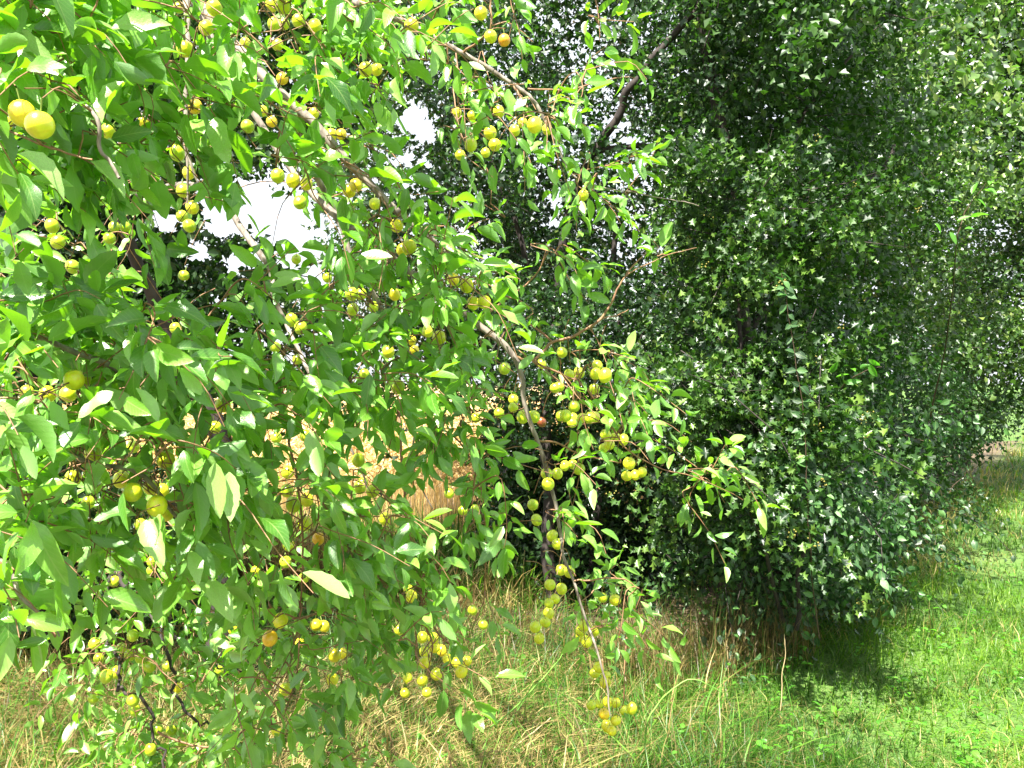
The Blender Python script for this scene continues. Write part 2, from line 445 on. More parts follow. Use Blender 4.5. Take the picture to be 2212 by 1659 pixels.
def crown(n_spray, per, poly, depth, thick, leaf, spread=0.16, clump=0.35, clump_s=2.2, bulge=0.35, seed=1, droop=0.4, hole_grow=1.0, zmin=0.05, front_bias=1.0, ragged=34, gaps=None, boughs=0, blen=0.9):
    """sprays of leaves through the crown's volume; returns leaf centres, directions, normals, sizes"""
    r = np.random.default_rng(seed)
    xs = [p[0] for p in poly]; ys = [p[1] for p in poly]
    out = []
    need = n_spray
    while need > 0:
        x = r.uniform(min(xs), max(xs), need * 3); y = r.uniform(min(ys), max(ys), need * 3)
        xx = x + r.normal(0, ragged, len(x)); yy = y + r.normal(0, ragged, len(y))
        k = in_poly(xx, yy, poly); x, y = x[k], y[k]
        dd = depth(x, y)
        dd = dd + bulge * noise3(at_n(x, y, dd), 2.6, seed + 50) + bulge * 0.5 * noise3(at_n(x, y, dd), 6.0, seed + 60)
        P = at_n(x, y, dd + thick * r.random(len(x)) ** front_bias)
        P[:, 1] += 0
        k = (noise3(P, clump_s, seed) + r.normal(0, 0.25, len(P)) > -clump) & (P[:, 2] > zmin)
        P = P[k][:need]
        out.append(P); need -= len(P)
        if len(P) == 0: break
    C = np.concatenate(out)
    n = len(C)
    if boughs:                     # most sprays sit along arching boughs, which leaves hollows between them
        B0 = C[r.choice(n, boughs, replace=False)]
        bd = norm(r.normal(0, 0.8, (boughs, 3)) + [0.1, -0.7, -0.15])
        k = r.random(n) < 0.86
        bi = r.integers(0, boughs, n); tb_ = r.uniform(-0.25, 1, n) ** 1; L_ = blen * r.uniform(.6, 1.3, boughs)[bi]
        pos = B0[bi] + bd[bi] * (tb_ * L_)[:, None] + r.normal(0, 0.075 * blen / 0.9, (n, 3)) * (1.25 - 0.6 * tb_)[:, None]
        pos[:, 2] -= 0.28 * L_ * tb_ * tb_
        C = np.where(k[:, None], pos, C)
    axis = norm(r.normal(size=(n, 3)) * [1, 1, 0.6] + [0, -0.35, -droop * 0.5])
    if boughs: axis = norm(np.where(k[:, None], bd[bi] * 1.3, 0) + axis)
    t = np.linspace(-1, 1, per)[None, :, None] * spread * r.uniform(0.5, 1.2, (n, 1, 1))
    P = C[:, None] + axis[:, None] * t + r.normal(0, leaf * 0.8, (n, per, 3))
    P[..., 2] -= (t[..., 0] ** 2) * 1.5
    D = norm(axis[:, None] * 0.6 + r.normal(0, 0.75, (n, per, 3)) + [0, -0.1, -droop])
    Nn = norm(r.normal(0, 0.75, (n, per, 3)) + [0, -0.2, 0.75])
    P, D, Nn = P.reshape(-1, 3), D.reshape(-1, 3), Nn.reshape(-1, 3)
    S = leaf * r.uniform(0.6, 1.25, len(P))
    k = ~in_holes(P, hole_grow) & (P[:, 2] > 0.02)
    if gaps: k &= ~(in_holes(P, 1.0, gaps) & (r.random(len(P)) < 0.85))
    # two-part colour: each spray has a tone of its own, each leaf its own
    rn = np.clip(np.repeat(r.random(n), per) * 0.6 + r.random(n * per) * 0.4, 0, 0.999)
    return P[k], D[k], Nn[k], S[k], rn[k], C, axis

def make_branch(tubes, pts, wob=0.01, n=5, sides=7, seed=0, taper=None):
    """pts rows: x, y, d, radius (metres)"""
    A = np.array([[*at(p[0], p[1], p[2]), p[3]] for p in pts])
    S = smooth_line(A, n, wob, seed)
    tubes.add(S[:, :3], np.maximum(S[:, 3], 0.0006), sides)
    return S

# ------------------------------------------------------------------ ground: one sheet to the horizon
def hedge_x(y):          # the hedge foot: lateral place for a distance
    return np.interp(y, [0, 4.3, 5.1, 5.3, 6.3, 8.5, 15, 22, 60], [0.6, 0.7, 1.0, 1.45, 2.28, 3.75, 7.9, 12.7, 38.0])
def gz(x, y):
    return 0.03 * np.sin(x * 1.3 + y * 0.7) + 0.02 * np.sin(x * 2.9 - y * 1.9 + 1)
def smooth01(a): a = np.clip(a, 0, 1); return a * a * (3 - 2 * a)

g = np.concatenate([np.linspace(-1500, -30, 8), np.linspace(-25, 30, 111), np.linspace(40, 1500, 8)])
h = np.concatenate([np.linspace(-30, -3, 5), np.linspace(-2, 40, 85), np.linspace(50, 2000, 9)])
GX, GY = np.meshgrid(g, h)
near = (np.abs(GX) < 35) & (GY < 45)
GZ = np.where(near, gz(GX, GY), 0)
gv = np.stack([GX, GY, GZ], -1).reshape(-1, 3)
nx, ny = len(g), len(h)
i, j = np.meshgrid(np.arange(nx - 1), np.arange(ny - 1)); a = (j * nx + i).ravel()
gf = np.stack([a, a + 1, a + nx + 1, a + nx], -1)
dry = smooth01((hedge_x(gv[:, 1]) + 0.3 - gv[:, 0]) / 0.8)
dry = np.where((gv[:, 1] > 25) & (gv[:, 0] > 0.25 * gv[:, 1]), 0.0, dry)
ground = link("ground", raw_mesh("ground", gv, gf, extra=dry), M_GROUND, kind="structure")

# ------------------------------------------------------------------ grass
def blades(n, x, y, hgt, wid, lean, dryp, rnd=None, segs=3, lie=None, seed=0, z0=None, azi=None):
    r = np.random.default_rng(seed)
    n = len(x)
    az = r.uniform(0, 2 * math.pi, n) if azi is None else azi
    ld = np.stack([np.cos(az), np.sin(az), np.zeros(n)], -1)
    fa = az + r.uniform(0.8, 2.2, n)
    wd = np.stack([np.cos(fa), np.sin(fa), np.zeros(n)], -1)
    base = np.stack([x, y, gz(x, y) if z0 is None else z0], -1)
    vs = []
    for k in range(segs + 1):
        t = k / segs
        up = hgt * (t - 0.38 * np.minimum(lean, 1.6) * t * t) * (1 - 0.25 * np.minimum(lean, 1))
        out = hgt * lean * t * t * 0.85
        c = base + ld * out[:, None] + np.stack([0 * up, 0 * up, np.maximum(up, 0.01 * k)], -1)
        w = wid * (1 - t) ** 0.7 * 0.5
        if k < segs:
            vs += [c - wd * w[:, None], c + wd * w[:, None]]
        else: vs.append(c)
    V = np.stack(vs, 1)                       # n, 2*segs+1, 3
    nv = V.shape[1]
    tri = []
    for k in range(segs - 1):
        a = 2 * k; tri += [(a, a + 1, a + 3), (a, a + 3, a + 2)]
    a = 2 * (segs - 1); tri.append((a, a + 1, a + 2))
    Fc = (np.array(tri)[None] + (np.arange(n) * nv)[:, None, None]).reshape(-1, 3)
    rn = r.random(n) if rnd is None else rnd
    d = (r.random(n) < dryp).astype(float) * r.uniform(0.7, 1, n) + 0.0
    return V.reshape(-1, 3), Fc, np.repeat(rn, nv), np.repeat(d, nv)

def join(parts, name):
    vs, fs, rs, ds, off = [], [], [], [], 0
    for V, Fc, r_, d_ in parts:
        vs.append(V); fs.append(Fc + off); rs.append(r_); ds.append(d_); off += len(V)
    return raw_mesh(name, np.concatenate(vs), np.concatenate(fs), rnd=np.concatenate(rs), extra=np.concatenate(ds), smooth=True)

def scatter_view(n, y0, y1, seed, margin=1.15, pw=1.0):
    """points of the ground inside the field of view with a margin, denser near the eye"""
    r = np.random.default_rng(seed)
    t = r.random(n)
    y = 1 / (1 / y0 + t * (1 / y1 - 1 / y0)) if pw == 1 else (y0 ** (1 - pw) + t * (y1 ** (1 - pw) - y0 ** (1 - pw))) ** (1 / (1 - pw))
    x = r.uniform(-1, 1, n) * y * (CX / F) * margin
    return x, y

# path grass: short, mown, green, right of the hedge foot
x, y = scatter_view(150000, 3.0, 45, 11, pw=1.6)
k = (x > hedge_x(y) - 0.15 + 0.3 * noise3(np.stack([x, y, 0 * x], -1), 1.7, 70) + RNG.normal(0, 0.25, len(x))) & (noise3(np.stack([x, y, 0 * x], -1), 3.2, 71) + RNG.normal(0, 0.35, len(x)) > -0.75)
x, y = x[k], y[k]
P2 = np.stack([x, y, 0 * x], -1)
nn = noise3(P2, 2.2, 3)
lod = np.clip(y / 5, 1, 7)
edge = smooth01(1 - (x - hedge_x(y)) / 0.9)
hg = (0.06 + 0.13 * RNG.random(len(x)) ** 1.8 + 0.07 * nn.clip(-.5, 1) + 0.24 * edge * RNG.random(len(x))) * (0.8 + 0.2 * lod)
dp = np.clip(0.13 + 0.30 * noise3(P2, 1.1, 9) + 0.2 * noise3(P2, 4.0, 19) + 0.35 * edge, 0.02, 0.85)
path = [blades(0, x, y, hg, RNG.uniform(0.003, 0.008, len(x)) * lod, RNG.uniform(0.3, 1.8, len(x)), dp, rnd=np.clip(0.45 + 0.28 * noise3(P2, 1.6, 90) + 0.2 * noise3(P2, 6.0, 91) + RNG.normal(0, 0.2, len(x)), 0, 1), seed=12, segs=2)]
link("path_grass", join(path, "path_grass"), M_LAWN, kind="stuff", label="short bright green mown grass on the path beside the hedge")

# verge grass: long, half dry, under and in front of the plum branches
x, y = scatter_view(75000, 2.8, 9.5, 21, pw=1.5)
k = x < hedge_x(y) + 0.1 + RNG.normal(0, 0.25, len(x))
x, y = x[k], y[k]
P2 = np.stack([x, y, 0 * x], -1)
nn = noise3(P2, 2.0, 5)
under = smooth01((x - 0.2) / 0.6) * smooth01((y - 4.2) / 0.8)      # bare litter below the hedge
kk = RNG.random(len(x)) > under * 0.75
x, y, nn, under, P2 = x[kk], y[kk], nn[kk], under[kk], P2[kk]
lod = np.clip(y / 4.5, 1, 2.2)
hg = 0.10 + 0.34 * RNG.random(len(x)) ** 1.5 + 0.13 * nn.clip(-.5, 1)
dp = np.clip(0.44 + 0.35 * noise3(P2, 1.3, 8) - 0.15 * smooth01((x - 0.1) / 0.5), 0.12, 0.92)
verge = [blades(0, x, y, hg, RNG.uniform(0.003, 0.0095, len(x)) * lod, RNG.uniform(0.2, 1.8, len(x)), dp, rnd=np.clip(0.42 + 0.3 * noise3(P2, 1.9, 92) + 0.2 * noise3(P2, 6.0, 93) + RNG.normal(0, 0.2, len(x)), 0, 1), seed=22, segs=3)]
x, y = scatter_view(9000, 2.7, 5.6, 27, pw=1.5)
k = x < hedge_x(y) + 0.3
x, y = x[k], y[k]; n = len(x)
verge.append(blades(0, x, y, RNG.uniform(0.12, 0.42, n), RNG.uniform(0.007, 0.014, n), RNG.uniform(0.4, 2.2, n), np.clip(0.35 + 0.4 * noise3(np.stack([x, y, 0 * x], -1), 1.5, 28), .05, .8), seed=29, segs=4))
link("verge_grass", join(verge, "verge_grass"), M_GRASS, kind="stuff", label="long tangled half dry grass below the plum branches")

# broad-leaved weeds in the verge and the lawn
r = np.random.default_rng(81)
wx, wy = scatter_view(190, 3.3, 8.0, 82, pw=1.5)
nl = 9; n = len(wx) * nl
az = r.uniform(0, 6.28, n); WX = np.repeat(wx, nl) + r.normal(0, .03, n); WY = np.repeat(wy, nl) + r.normal(0, .03, n)
WZ = gz(WX, WY) + r.uniform(0.03, 0.16, n)
wt = ovate_leaf(0.3, 0.25, 0.6, 3)
V, Fc, U = place_leaves(wt, np.stack([WX, WY, WZ], -1), np.stack([np.cos(az), np.sin(az), r.uniform(-.1, .7, n)], -1), norm(np.stack([r.normal(0, .3, n), r.normal(0, .3, n), np.ones(n)], -1)), r.uniform(.02, .05, n))
link("weeds", raw_mesh("weeds", V, Fc, U, np.repeat(r.random(n), len(wt[0]))), M_BRIGHT, kind="stuff", label="broad-leaved weeds scattered through the grass")

# dry stems leaning at the foot of the hedge, and fallen leaves on the bare soil
n = 2600
x = RNG.uniform(0.55, 1.75, n); y = RNG.uniform(4.3, 5.3, n)
k = (y > 4.2 + 0.75 * (x - 0.55)) ; x, y = x[k], y[k]; n = len(x)
ds = blades(0, x, y, RNG.uniform(0.2, 0.62, n), RNG.uniform(.003, .006, n), RNG.uniform(0.1, 1.0, n), np.full(n, .8), rnd=RNG.random(n) * .5, seed=75, segs=3)
link("dry_stems", join([ds], "dry_stems"), M_GRASS, kind="stuff", label="dead brown stems leaning at the foot of the hedge")
n = 5000
x = RNG.uniform(-0.3, 2.6, n); y = RNG.uniform(4.0, 6.0, n)
k = (x > hedge_x(y) - 1.1) & (x < hedge_x(y) + 0.12 * RNG.random(n)); x, y = x[k], y[k]; n = len(x)
r = np.random.default_rng(76)
lt = (np.array([(0, 0, 0), (-.3, .5, .1), (0, 1, 0), (.3, .5, .12)]), np.array([(0, 2, 1), (0, 3, 2)]), np.zeros((4, 2)))
V, Fc, _ = place_leaves(lt, np.stack([x, y, gz(x, y) + r.uniform(0.006, 0.04, n)], -1), norm(np.stack([r.normal(size=n), r.normal(size=n), r.normal(0, .25, n)], -1)),
                        norm(np.stack([r.normal(0, .4, n), r.normal(0, .4, n), np.ones(n)], -1)), r.uniform(.02, .05, n))
M_LITTER = blade_material("fallen_leaves", GREEN, [(0, (0.06, 0.03, 0.02)), (0.5, (0.16, 0.08, 0.045)), (1, (0.34, 0.2, 0.11))], 0.1)
link("leaf_litter", join([(V, Fc, np.repeat(r.random(n), 4), np.ones(len(V)))], "leaf_litter"), M_LITTER, kind="stuff", label="brown fallen leaves on the bare soil under the hedge")

# flattened straw lying in swathes
x, y = scatter_view(26000, 2.9, 6.5, 31, pw=1.4)
w = noise3(np.stack([x, y, 0 * x], -1), 1.4, 15)
k = (x < 0.3) & (w + RNG.normal(0, 0.25, len(x)) + 0.9 * np.exp(-((x + 0.95) / 0.7) ** 2 - ((y - 3.8) / 0.6) ** 2) - 0.5 * (x < -1.5) > 0.25)
x, y = x[k], y[k]
n = len(x)
az = 0.55 + 0.7 * np.sin(x * 2.1 + y) + RNG.normal(0, 0.35, n)
L_ = RNG.uniform(0.12, 0.42, n)
z = gz(x, y) + RNG.uniform(0.02, 0.14, n)
straw = [blades(0, x, y, L_ * 0.35, RNG.uniform(.004, .008, n), RNG.uniform(1.6, 3.2, n), np.full(n, 0.93), seed=32, segs=3, z0=z, azi=az)]
link("flattened_straw", join(straw, "flattened_straw"), M_GRASS, kind="stuff", label="flattened pale straw lying in swathes in the verge")

# tall weeds and grass between the verge and the crop
x, y = scatter_view(26000, 6.3, 8.6, 61, pw=1.0)
k = (x < np.minimum(hedge_x(y) - 0.2, 0.15))
x, y = x[k], y[k]; n = len(x)
P2 = np.stack([x, y, 0 * x], -1)
hg = (0.35 + 0.55 * RNG.random(n)) * (0.85 + 0.3 * noise3(P2, 1.6, 62)).clip(.3, 1.3)
wd = [blades(0, x, y, hg, RNG.uniform(.006, .02, n), RNG.uniform(0.1, 1.1, n), np.clip(0.35 + 0.5 * noise3(P2, 1.2, 63), .05, .9), seed=64, segs=3)]
link("tall_weeds", join(wd, "tall_weeds"), M_GRASS, kind="stuff", label="tall rank weeds and grasses between the trees and the wheat")

# wheat field beyond the trees
x, y = scatter_view(44000, 8.2, 48, 41, pw=1.35)
k = x < np.minimum(hedge_x(y) - 0.5, 0.3 * y)
x, y = x[k], y[k]
n = len(x); lod = np.clip(y / 8, 1, 5)
hg = RNG.uniform(0.72, 0.95, n)
st = blades(0, x, y, hg, 0.004 * lod, RNG.uniform(0.02, 0.22, n), np.full(n, 1.0), seed=42, segs=2)
r = np.random.default_rng(43)
az = r.uniform(0, 6.28, n)
D = np.stack([np.cos(az) * .7, np.sin(az) * .7, r.uniform(-0.6, 0.9, n)], -1)
ear = (np.array([(0, 0, 0), (-.09, .35, 0), (0, 1, 0), (.09, .35, 0), (0, .4, .09)]), np.array([(0, 4, 1), (1, 4, 2), (2, 4, 3), (3, 4, 0)]), np.zeros((5, 2)))
ep = np.stack([x, y, hg * 0.86], -1)
V, Fc, _ = place_leaves(ear, ep, D, norm(r.normal(size=(n, 3))), 0.11 * (0.6 + 0.4 * lod))
ears = (V, Fc, np.repeat(r.random(n), 5), np.ones(len(V)))
link("wheat_field", join([st, ears], "wheat_field"), M_WHEAT, kind="stuff", label="ripe golden wheat standing in the field beyond the trees")
# closed floor of the field: the crop seen as one mass further off
fx0, fx1, fy0, fy1 = -700.0, 700.0, 40.0, 1500.0
cv = np.array([(x_, y_, z_) for z_ in (0.06, 0.78) for (x_, y_) in ((fx0, fy0), (12, fy0), (440, fy1), (fx0, fy1))], float)
cf = np.array([(0, 1, 2, 3)[::-1], (4, 5, 6, 7), (0, 1, 5, 4), (1, 2, 6, 5), (2, 3, 7, 6), (3, 0, 4, 7)])
fm = bpy.data.materials.new("far_wheat"); fm.use_nodes = True
fb = fm.node_tree.nodes["Principled BSDF"]; fb.inputs["Roughness"].default_value = 0.9
ft = fm.node_tree.nodes.new("ShaderNodeTexNoise"); ft.inputs["Scale"].default_value = 3.0
ftc = fm.node_tree.nodes.new("ShaderNodeTexCoord"); fm.node_tree.links.new(ftc.outputs["Object"], ft.inputs["Vector"])
fm.node_tree.links.new(ramp(fm.node_tree.nodes, fm.node_tree.links, ft.outputs[0], [(0.3, (0.42, 0.28, 0.12)), (0.7, (0.66, 0.47, 0.24))]), fb.inputs["Base Color"])
link("far_wheat_field", raw_mesh("far_wheat_field", cv, cf, smooth=False), fm, kind="stuff", label="distant part of the golden wheat field")

# ------------------------------------------------------------------ hedge trees and bushes
def hedge_depth(x):
    return np.interp(x, [300, 1100, 1350, 1500, 1650, 1800, 1950, 2100, 2212, 2400], [6.4, 6.2, 5.8, 5.2, 5.2, 6.2, 8.4, 14.0, 20.0, 26.0])
def twig_tubes(tb, C, axis, n, length, rad, seed):
    r = np.random.default_rng(seed)
    hole = in_holes(C, 1.7)
    for i in r.choice(len(C), min(n, len(C)), replace=False):
        if hole[i]: continue
        p = C[i] - axis[i] * length * 0.5
        q = C[i] + axis[i] * length * 0.5
        m = (p + q) / 2 + r.normal(0, 0.03, 3)
        tb.add(np.array([p, m, q]), [rad, rad * 0.8, rad * 0.3], 3)

def hedge_tree(name, label, cat, mat, tpl, specs, limbs, foot, bark=M_DARKBARK, twigs=250, leaf_parts=0, berries=0, group=None):
    """a tree or bush: root at its foot, trunk and branches, a crown of leaves"""
    root = thing(name, (foot[0], foot[1], 0), label, cat, group)
    Ps = [crown(**s) for s in specs]
    P, D, Nn, S, rn = (np.concatenate([q[i] for q in Ps]) for i in range(5))
    C = np.concatenate([q[5] for q in Ps]); ax = np.concatenate([q[6] for q in Ps])
    if leaf_parts:
        x, y = view(P); px = S / P[:, 1]
        ok = (x > 0) & (x < 2212) & (y > 0) & (y < 1659) & (Nn[:, 1] < 0.1)
        # nothing nearer in the same small cell of the view
        cell = (x // 14).astype(int) * 1000 + (y // 14).astype(int)
        order = np.lexsort((P[:, 1], cell)); first = np.zeros(len(P), bool)
        _, fi = np.unique(cell[order], return_index=True); first[order[fi]] = True
        cand = np.where(ok & first)[0]
        pick = cand[np.argsort(-px[cand])[:leaf_parts]]
        meshes = [raw_mesh("leaf_shape", t[0], t[1], t[2], np.full(len(t[0]), 0.0)) for t in tpl]
        for mm in meshes: mm.materials.append(mat)
        leaf_objects(root, meshes, P[pick], D[pick], Nn[pick], S[pick])
        keep = np.ones(len(P), bool); keep[pick] = False
        P, D, Nn, S, rn = P[keep], D[keep], Nn[keep], S[keep], rn[keep]
    link("crown", leaves_mesh(name + "_crown", tpl, P, D, Nn, S, rn), mat, root, kind="stuff")
    for k, (nm, pts) in enumerate(limbs):
        tb = Tubes(); make_branch(tb, pts, 0.02, 5, 7, k); link(nm, tb.mesh(name + "_" + nm), bark, root)
    if twigs:
        tb = Tubes(); twig_tubes(tb, C, ax, twigs, 0.5, 0.004, 5); link("twigs", tb.mesh(name + "_twigs"), bark, root, kind="stuff")
    if berries:
        r = np.random.default_rng(3)
        c = P[r.choice(len(P), berries)]
        c = (c[:, None] + r.normal(0, 0.014, (berries, 7, 3))).reshape(-1, 3) + [0, -0.03, -0.02]
        s = 0.0055
        o = np.array([(1, 0, 0), (-1, 0, 0), (0, 1, 0), (0, -1, 0), (0, 0, 1), (0, 0, -1)]) * s
        f = np.array([(0, 2, 4), (2, 1, 4), (1, 3, 4), (3, 0, 4), (2, 0, 5), (1, 2, 5), (3, 1, 5), (0, 3, 5)])
        V = (c[:, None] + o[None]).reshape(-1, 3); Fc = (f[None] + (np.arange(len(c)) * 6)[:, None, None]).reshape(-1, 3)
        link("berries", raw_mesh(name + "_berries", V, Fc, smooth=True), M_BERRY, root, kind="stuff")
    return root

def leaf_objects(root, meshes, P, D, Nn, S, name="leaf"):
    from mathutils import Matrix
    R = frames(D, Nn); rl = np.array(root.location)
    for i in range(len(P)):
        o = bpy.data.objects.new(name, meshes[i % len(meshes)])
        COL.objects.link(o)
        o.parent = root
        M = Matrix([[R[i][a][b] * S[i] for b in range(3)] + [P[i][a] - rl[a]] for a in range(3)] + [[0, 0, 0, 1]])
        o.matrix_local = M

HS, HL, RH = haw_small(0.45), haw_leaf(0.7), rhomb(0.4)
def over(x, y, base, lean): # crowns lean out over the verge higher up
    return base - lean * np.clip((700 - y) / 900, -0.25, 1.1)

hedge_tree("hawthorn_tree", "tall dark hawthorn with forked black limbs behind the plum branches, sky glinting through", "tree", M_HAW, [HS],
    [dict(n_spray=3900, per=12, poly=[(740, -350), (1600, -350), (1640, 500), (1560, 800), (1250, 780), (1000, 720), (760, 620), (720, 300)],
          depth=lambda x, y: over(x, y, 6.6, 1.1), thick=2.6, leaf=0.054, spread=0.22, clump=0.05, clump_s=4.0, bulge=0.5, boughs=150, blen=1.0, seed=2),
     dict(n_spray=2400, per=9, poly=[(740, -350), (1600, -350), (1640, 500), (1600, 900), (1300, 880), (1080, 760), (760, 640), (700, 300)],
          depth=lambda x, y: over(x, y, 8.6, 1.1), thick=1.2, leaf=0.085, spread=0.3, clump=0.25, seed=22, hole_grow=0.8),
     dict(n_spray=2000, per=12, poly=[(1080, 600), (1700, 560), (1700, 1000), (1480, 1080), (1250, 960), (1100, 960)],
          depth=lambda x, y: np.interp(y, [500, 700, 1000], [5.1, 5.3, 5.9]) + 0 * x, thick=2.0, leaf=0.042, spread=0.2, clump=0.5, seed=3),
     dict(n_spray=2600, per=10, poly=[(1060, 880), (1600, 880), (1600, 1390), (1240, 1400), (1120, 1250), (1040, 1120)],
          depth=lambda x, y: 6.7 + 0 * x, thick=1.9, leaf=0.055, spread=0.25, clump=0.55, seed=23, hole_grow=0),
     dict(n_spray=900, per=10, poly=[(740, 560), (1100, 640), (1080, 850), (760, 880)],
          depth=lambda x, y: 7.0 + 0 * x, thick=1.2, leaf=0.045, spread=0.2, clump=0.4, seed=13)],
    [("trunk", [(1205, 1390, 6.3, .06), (1188, 1150, 6.3, .05), (1180, 930, 6.4, .045), (1195, 700, 6.5, .04), (1240, 430, 6.5, .036), (1290, 325, 6.4, .034)]),
     ("branch", [(1288, 330, 6.4, .034), (1340, 245, 6.3, .03), (1375, 170, 6.2, .028), (1440, 90, 6.1, .026), (1520, 0, 6.0, .022), (1600, -140, 5.9, .014)]),
     ("branch", [(1290, 327, 6.4, .022), (1380, 316, 6.4, .02), (1460, 332, 6.5, .015), (1580, 350, 6.6, .008)]),
     ("trunk", [(1270, 1400, 6.6, .045), (1284, 1120, 6.6, .035), (1302, 1000, 6.6, .03), (1340, 780, 6.6, .025), (1330, 500, 6.6, .02)]),
     ("trunk", [(1165, 1340, 6.9, .035), (1147, 1040, 6.9, .028), (1112, 930, 6.9, .025), (1060, 700, 6.9, .02)]),
     ("branch", [(1150, 610, 6.6, .022), (1080, 380, 6.5, .018), (980, 160, 6.4, .015), (900, -60, 6.3, .008)]),
     ("branch", [(1300, 900, 6.4, .012), (1440, 760, 6.3, .01), (1540, 640, 6.2, .006)])],
    (at(1205, 1390, 6.3)[0], 6.3))

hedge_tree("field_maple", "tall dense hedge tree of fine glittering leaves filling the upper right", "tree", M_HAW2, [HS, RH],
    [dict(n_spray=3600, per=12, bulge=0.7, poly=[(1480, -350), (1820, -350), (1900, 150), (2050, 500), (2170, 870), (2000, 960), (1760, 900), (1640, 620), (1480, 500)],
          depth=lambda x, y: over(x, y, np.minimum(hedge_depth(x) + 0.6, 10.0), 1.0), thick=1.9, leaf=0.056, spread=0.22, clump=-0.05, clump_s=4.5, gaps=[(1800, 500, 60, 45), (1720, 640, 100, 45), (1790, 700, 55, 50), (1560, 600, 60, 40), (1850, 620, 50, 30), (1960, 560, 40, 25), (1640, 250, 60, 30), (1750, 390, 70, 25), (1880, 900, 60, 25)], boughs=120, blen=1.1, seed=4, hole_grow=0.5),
     dict(n_spray=3600, per=9, poly=[(1480, -350), (2300, -350), (2330, 850), (2180, 860), (2000, 960), (1600, 1100), (1500, 700)],
          depth=lambda x, y: over(x, y, np.minimum(hedge_depth(x) + 2.4, 12.5), 1.0), thick=1.5, leaf=0.1, spread=0.3, clump=0.5, seed=24, hole_grow=0.3)],
    [("trunk", [(1690, 1330, 5.9, .06), (1660, 1000, 6.0, .055), (1600, 640, 6.1, .05), (1560, 300, 6.1, .04), (1500, -40, 6.0, .03)]),
     ("branch", [(1620, 720, 6.5, .03), (1740, 560, 6.7, .025), (1905, 360, 7.9, .02), (1935, 300, 8.3, .015)]),
     ("branch", [(1580, 480, 6.1, .02), (1700, 300, 6.0, .016), (1840, 120, 5.9, .01)])],
    (at(1690, 1330, 5.9)[0], 5.9), twigs=300)

hedge_tree("hazel_tree", "furthest hedge tree at the far right, pale sunlit and small-leaved above the path", "tree", M_HAZEL, [RH],
    [dict(n_spray=8500, per=11, poly=[(1740, -350), (2450, -350), (2450, 840), (2230, 860), (2080, 910), (1930, 600), (1820, 200)],
          depth=lambda x, y: over(x, y, np.minimum(hedge_depth(x) + 0.9, 12.5), 1.5), thick=3.4, bulge=0.8, leaf=0.078, spread=0.3, clump=0.15, clump_s=2.6, boughs=170, blen=1.6, seed=5, hole_grow=0.0)],
    [("trunk", [(2085, 1010, 15.5, .09), (2080, 700, 15.7, .07), (2075, 300, 15.5, .05), (2065, -100, 15, .03)])],
    (at(2085, 1010, 15.5)[0], 15.5), twigs=150)

hedge_tree("hawthorn_bush", "sunlit hawthorn bush with lobed leaves and clusters of unripe haws, bulging out of the hedge", "bush", M_HAW2, [HL],
    [dict(n_spray=560, per=12, poly=[(1500, 330), (1600, 350), (1740, 440), (1790, 520), (1700, 560), (1720, 640), (1640, 640), (1560, 620), (1500, 560), (1440, 480), (1450, 390)],
          depth=lambda x, y: 4.9 + 0.0 * x, thick=0.8, leaf=0.05, spread=0.18, clump=0.1, clump_s=5.0, ragged=70, boughs=20, blen=0.6, seed=6, hole_grow=0.5),
     dict(n_spray=950, per=12, poly=[(1400, 720), (1560, 740), (1680, 780), (1760, 860), (1800, 960), (1700, 1040), (1560, 1000), (1440, 960), (1380, 860)],
          depth=lambda x, y: 4.7 + 0.0 * x, thick=0.9, leaf=0.05, spread=0.18, clump=0.1, clump_s=5.0, ragged=70, gaps=[(1420, 980, 60, 40), (1600, 930, 60, 25), (1480, 830, 30, 25)], boughs=30, blen=0.65, seed=7, hole_grow=0.5)],
    [("branch", [(1690, 1300, 5.4, .02), (1640, 1000, 5.2, .016), (1600, 700, 5.1, .012), (1620, 480, 5.0, .006)]),
     ("branch", [(1660, 1150, 5.3, .014), (1560, 950, 5.0, .01), (1500, 840, 4.9, .006)])],
    (at(1690, 1300, 5.4)[0], 5.4), twigs=120, leaf_parts=150, berries=90)

hedge_tree("blackthorn_bush", "low blackthorn bush with rounded blue-green leaves arching down to the path grass", "bush", M_THORN, THORN_LEAVES,
    [dict(n_spray=1150, per=9, bulge=0.4, ragged=75, poly=[(1560, 980), (1700, 930), (1850, 960), (1980, 1040), (1960, 1120), (1900, 1190), (1820, 1290), (1740, 1330), (1620, 1340), (1540, 1240), (1520, 1080)],
          depth=lambda x, y: np.interp(x, [1500, 1700, 2000], [4.7, 4.6, 6.0]) + 0.0010 * (y - 1050), thick=0.9, leaf=0.052, spread=0.2, clump=0.3, clump_s=4.0, boughs=34, blen=0.6, seed=8, droop=0.5),
     dict(n_spray=1100, per=9, ragged=95, bulge=0.6, poly=[(1740, 700), (1900, 640), (2080, 780), (2130, 900), (2030, 1010), (1900, 1090), (1760, 1000)],
          depth=lambda x, y: hedge_depth(x) + 0.2, thick=0.9, leaf=0.05, spread=0.2, clump=0.25, clump_s=4.0, gaps=[(1800, 740, 90, 40), (1850, 900, 70, 25)], boughs=38, blen=0.8, seed=9, droop=0.5)],
    [("branch", [(1720, 1360, 5.0, .015), (1740, 1200, 4.9, .012), (1800, 1050, 4.9, .008), (1880, 960, 5.2, .004)]),
     ("branch", [(1700, 1360, 5.1, .012), (1640, 1150, 4.8, .009), (1560, 980, 4.7, .005)])],
    (at(1710, 1370, 5.0)[0], 5.0), twigs=160, leaf_parts=240)

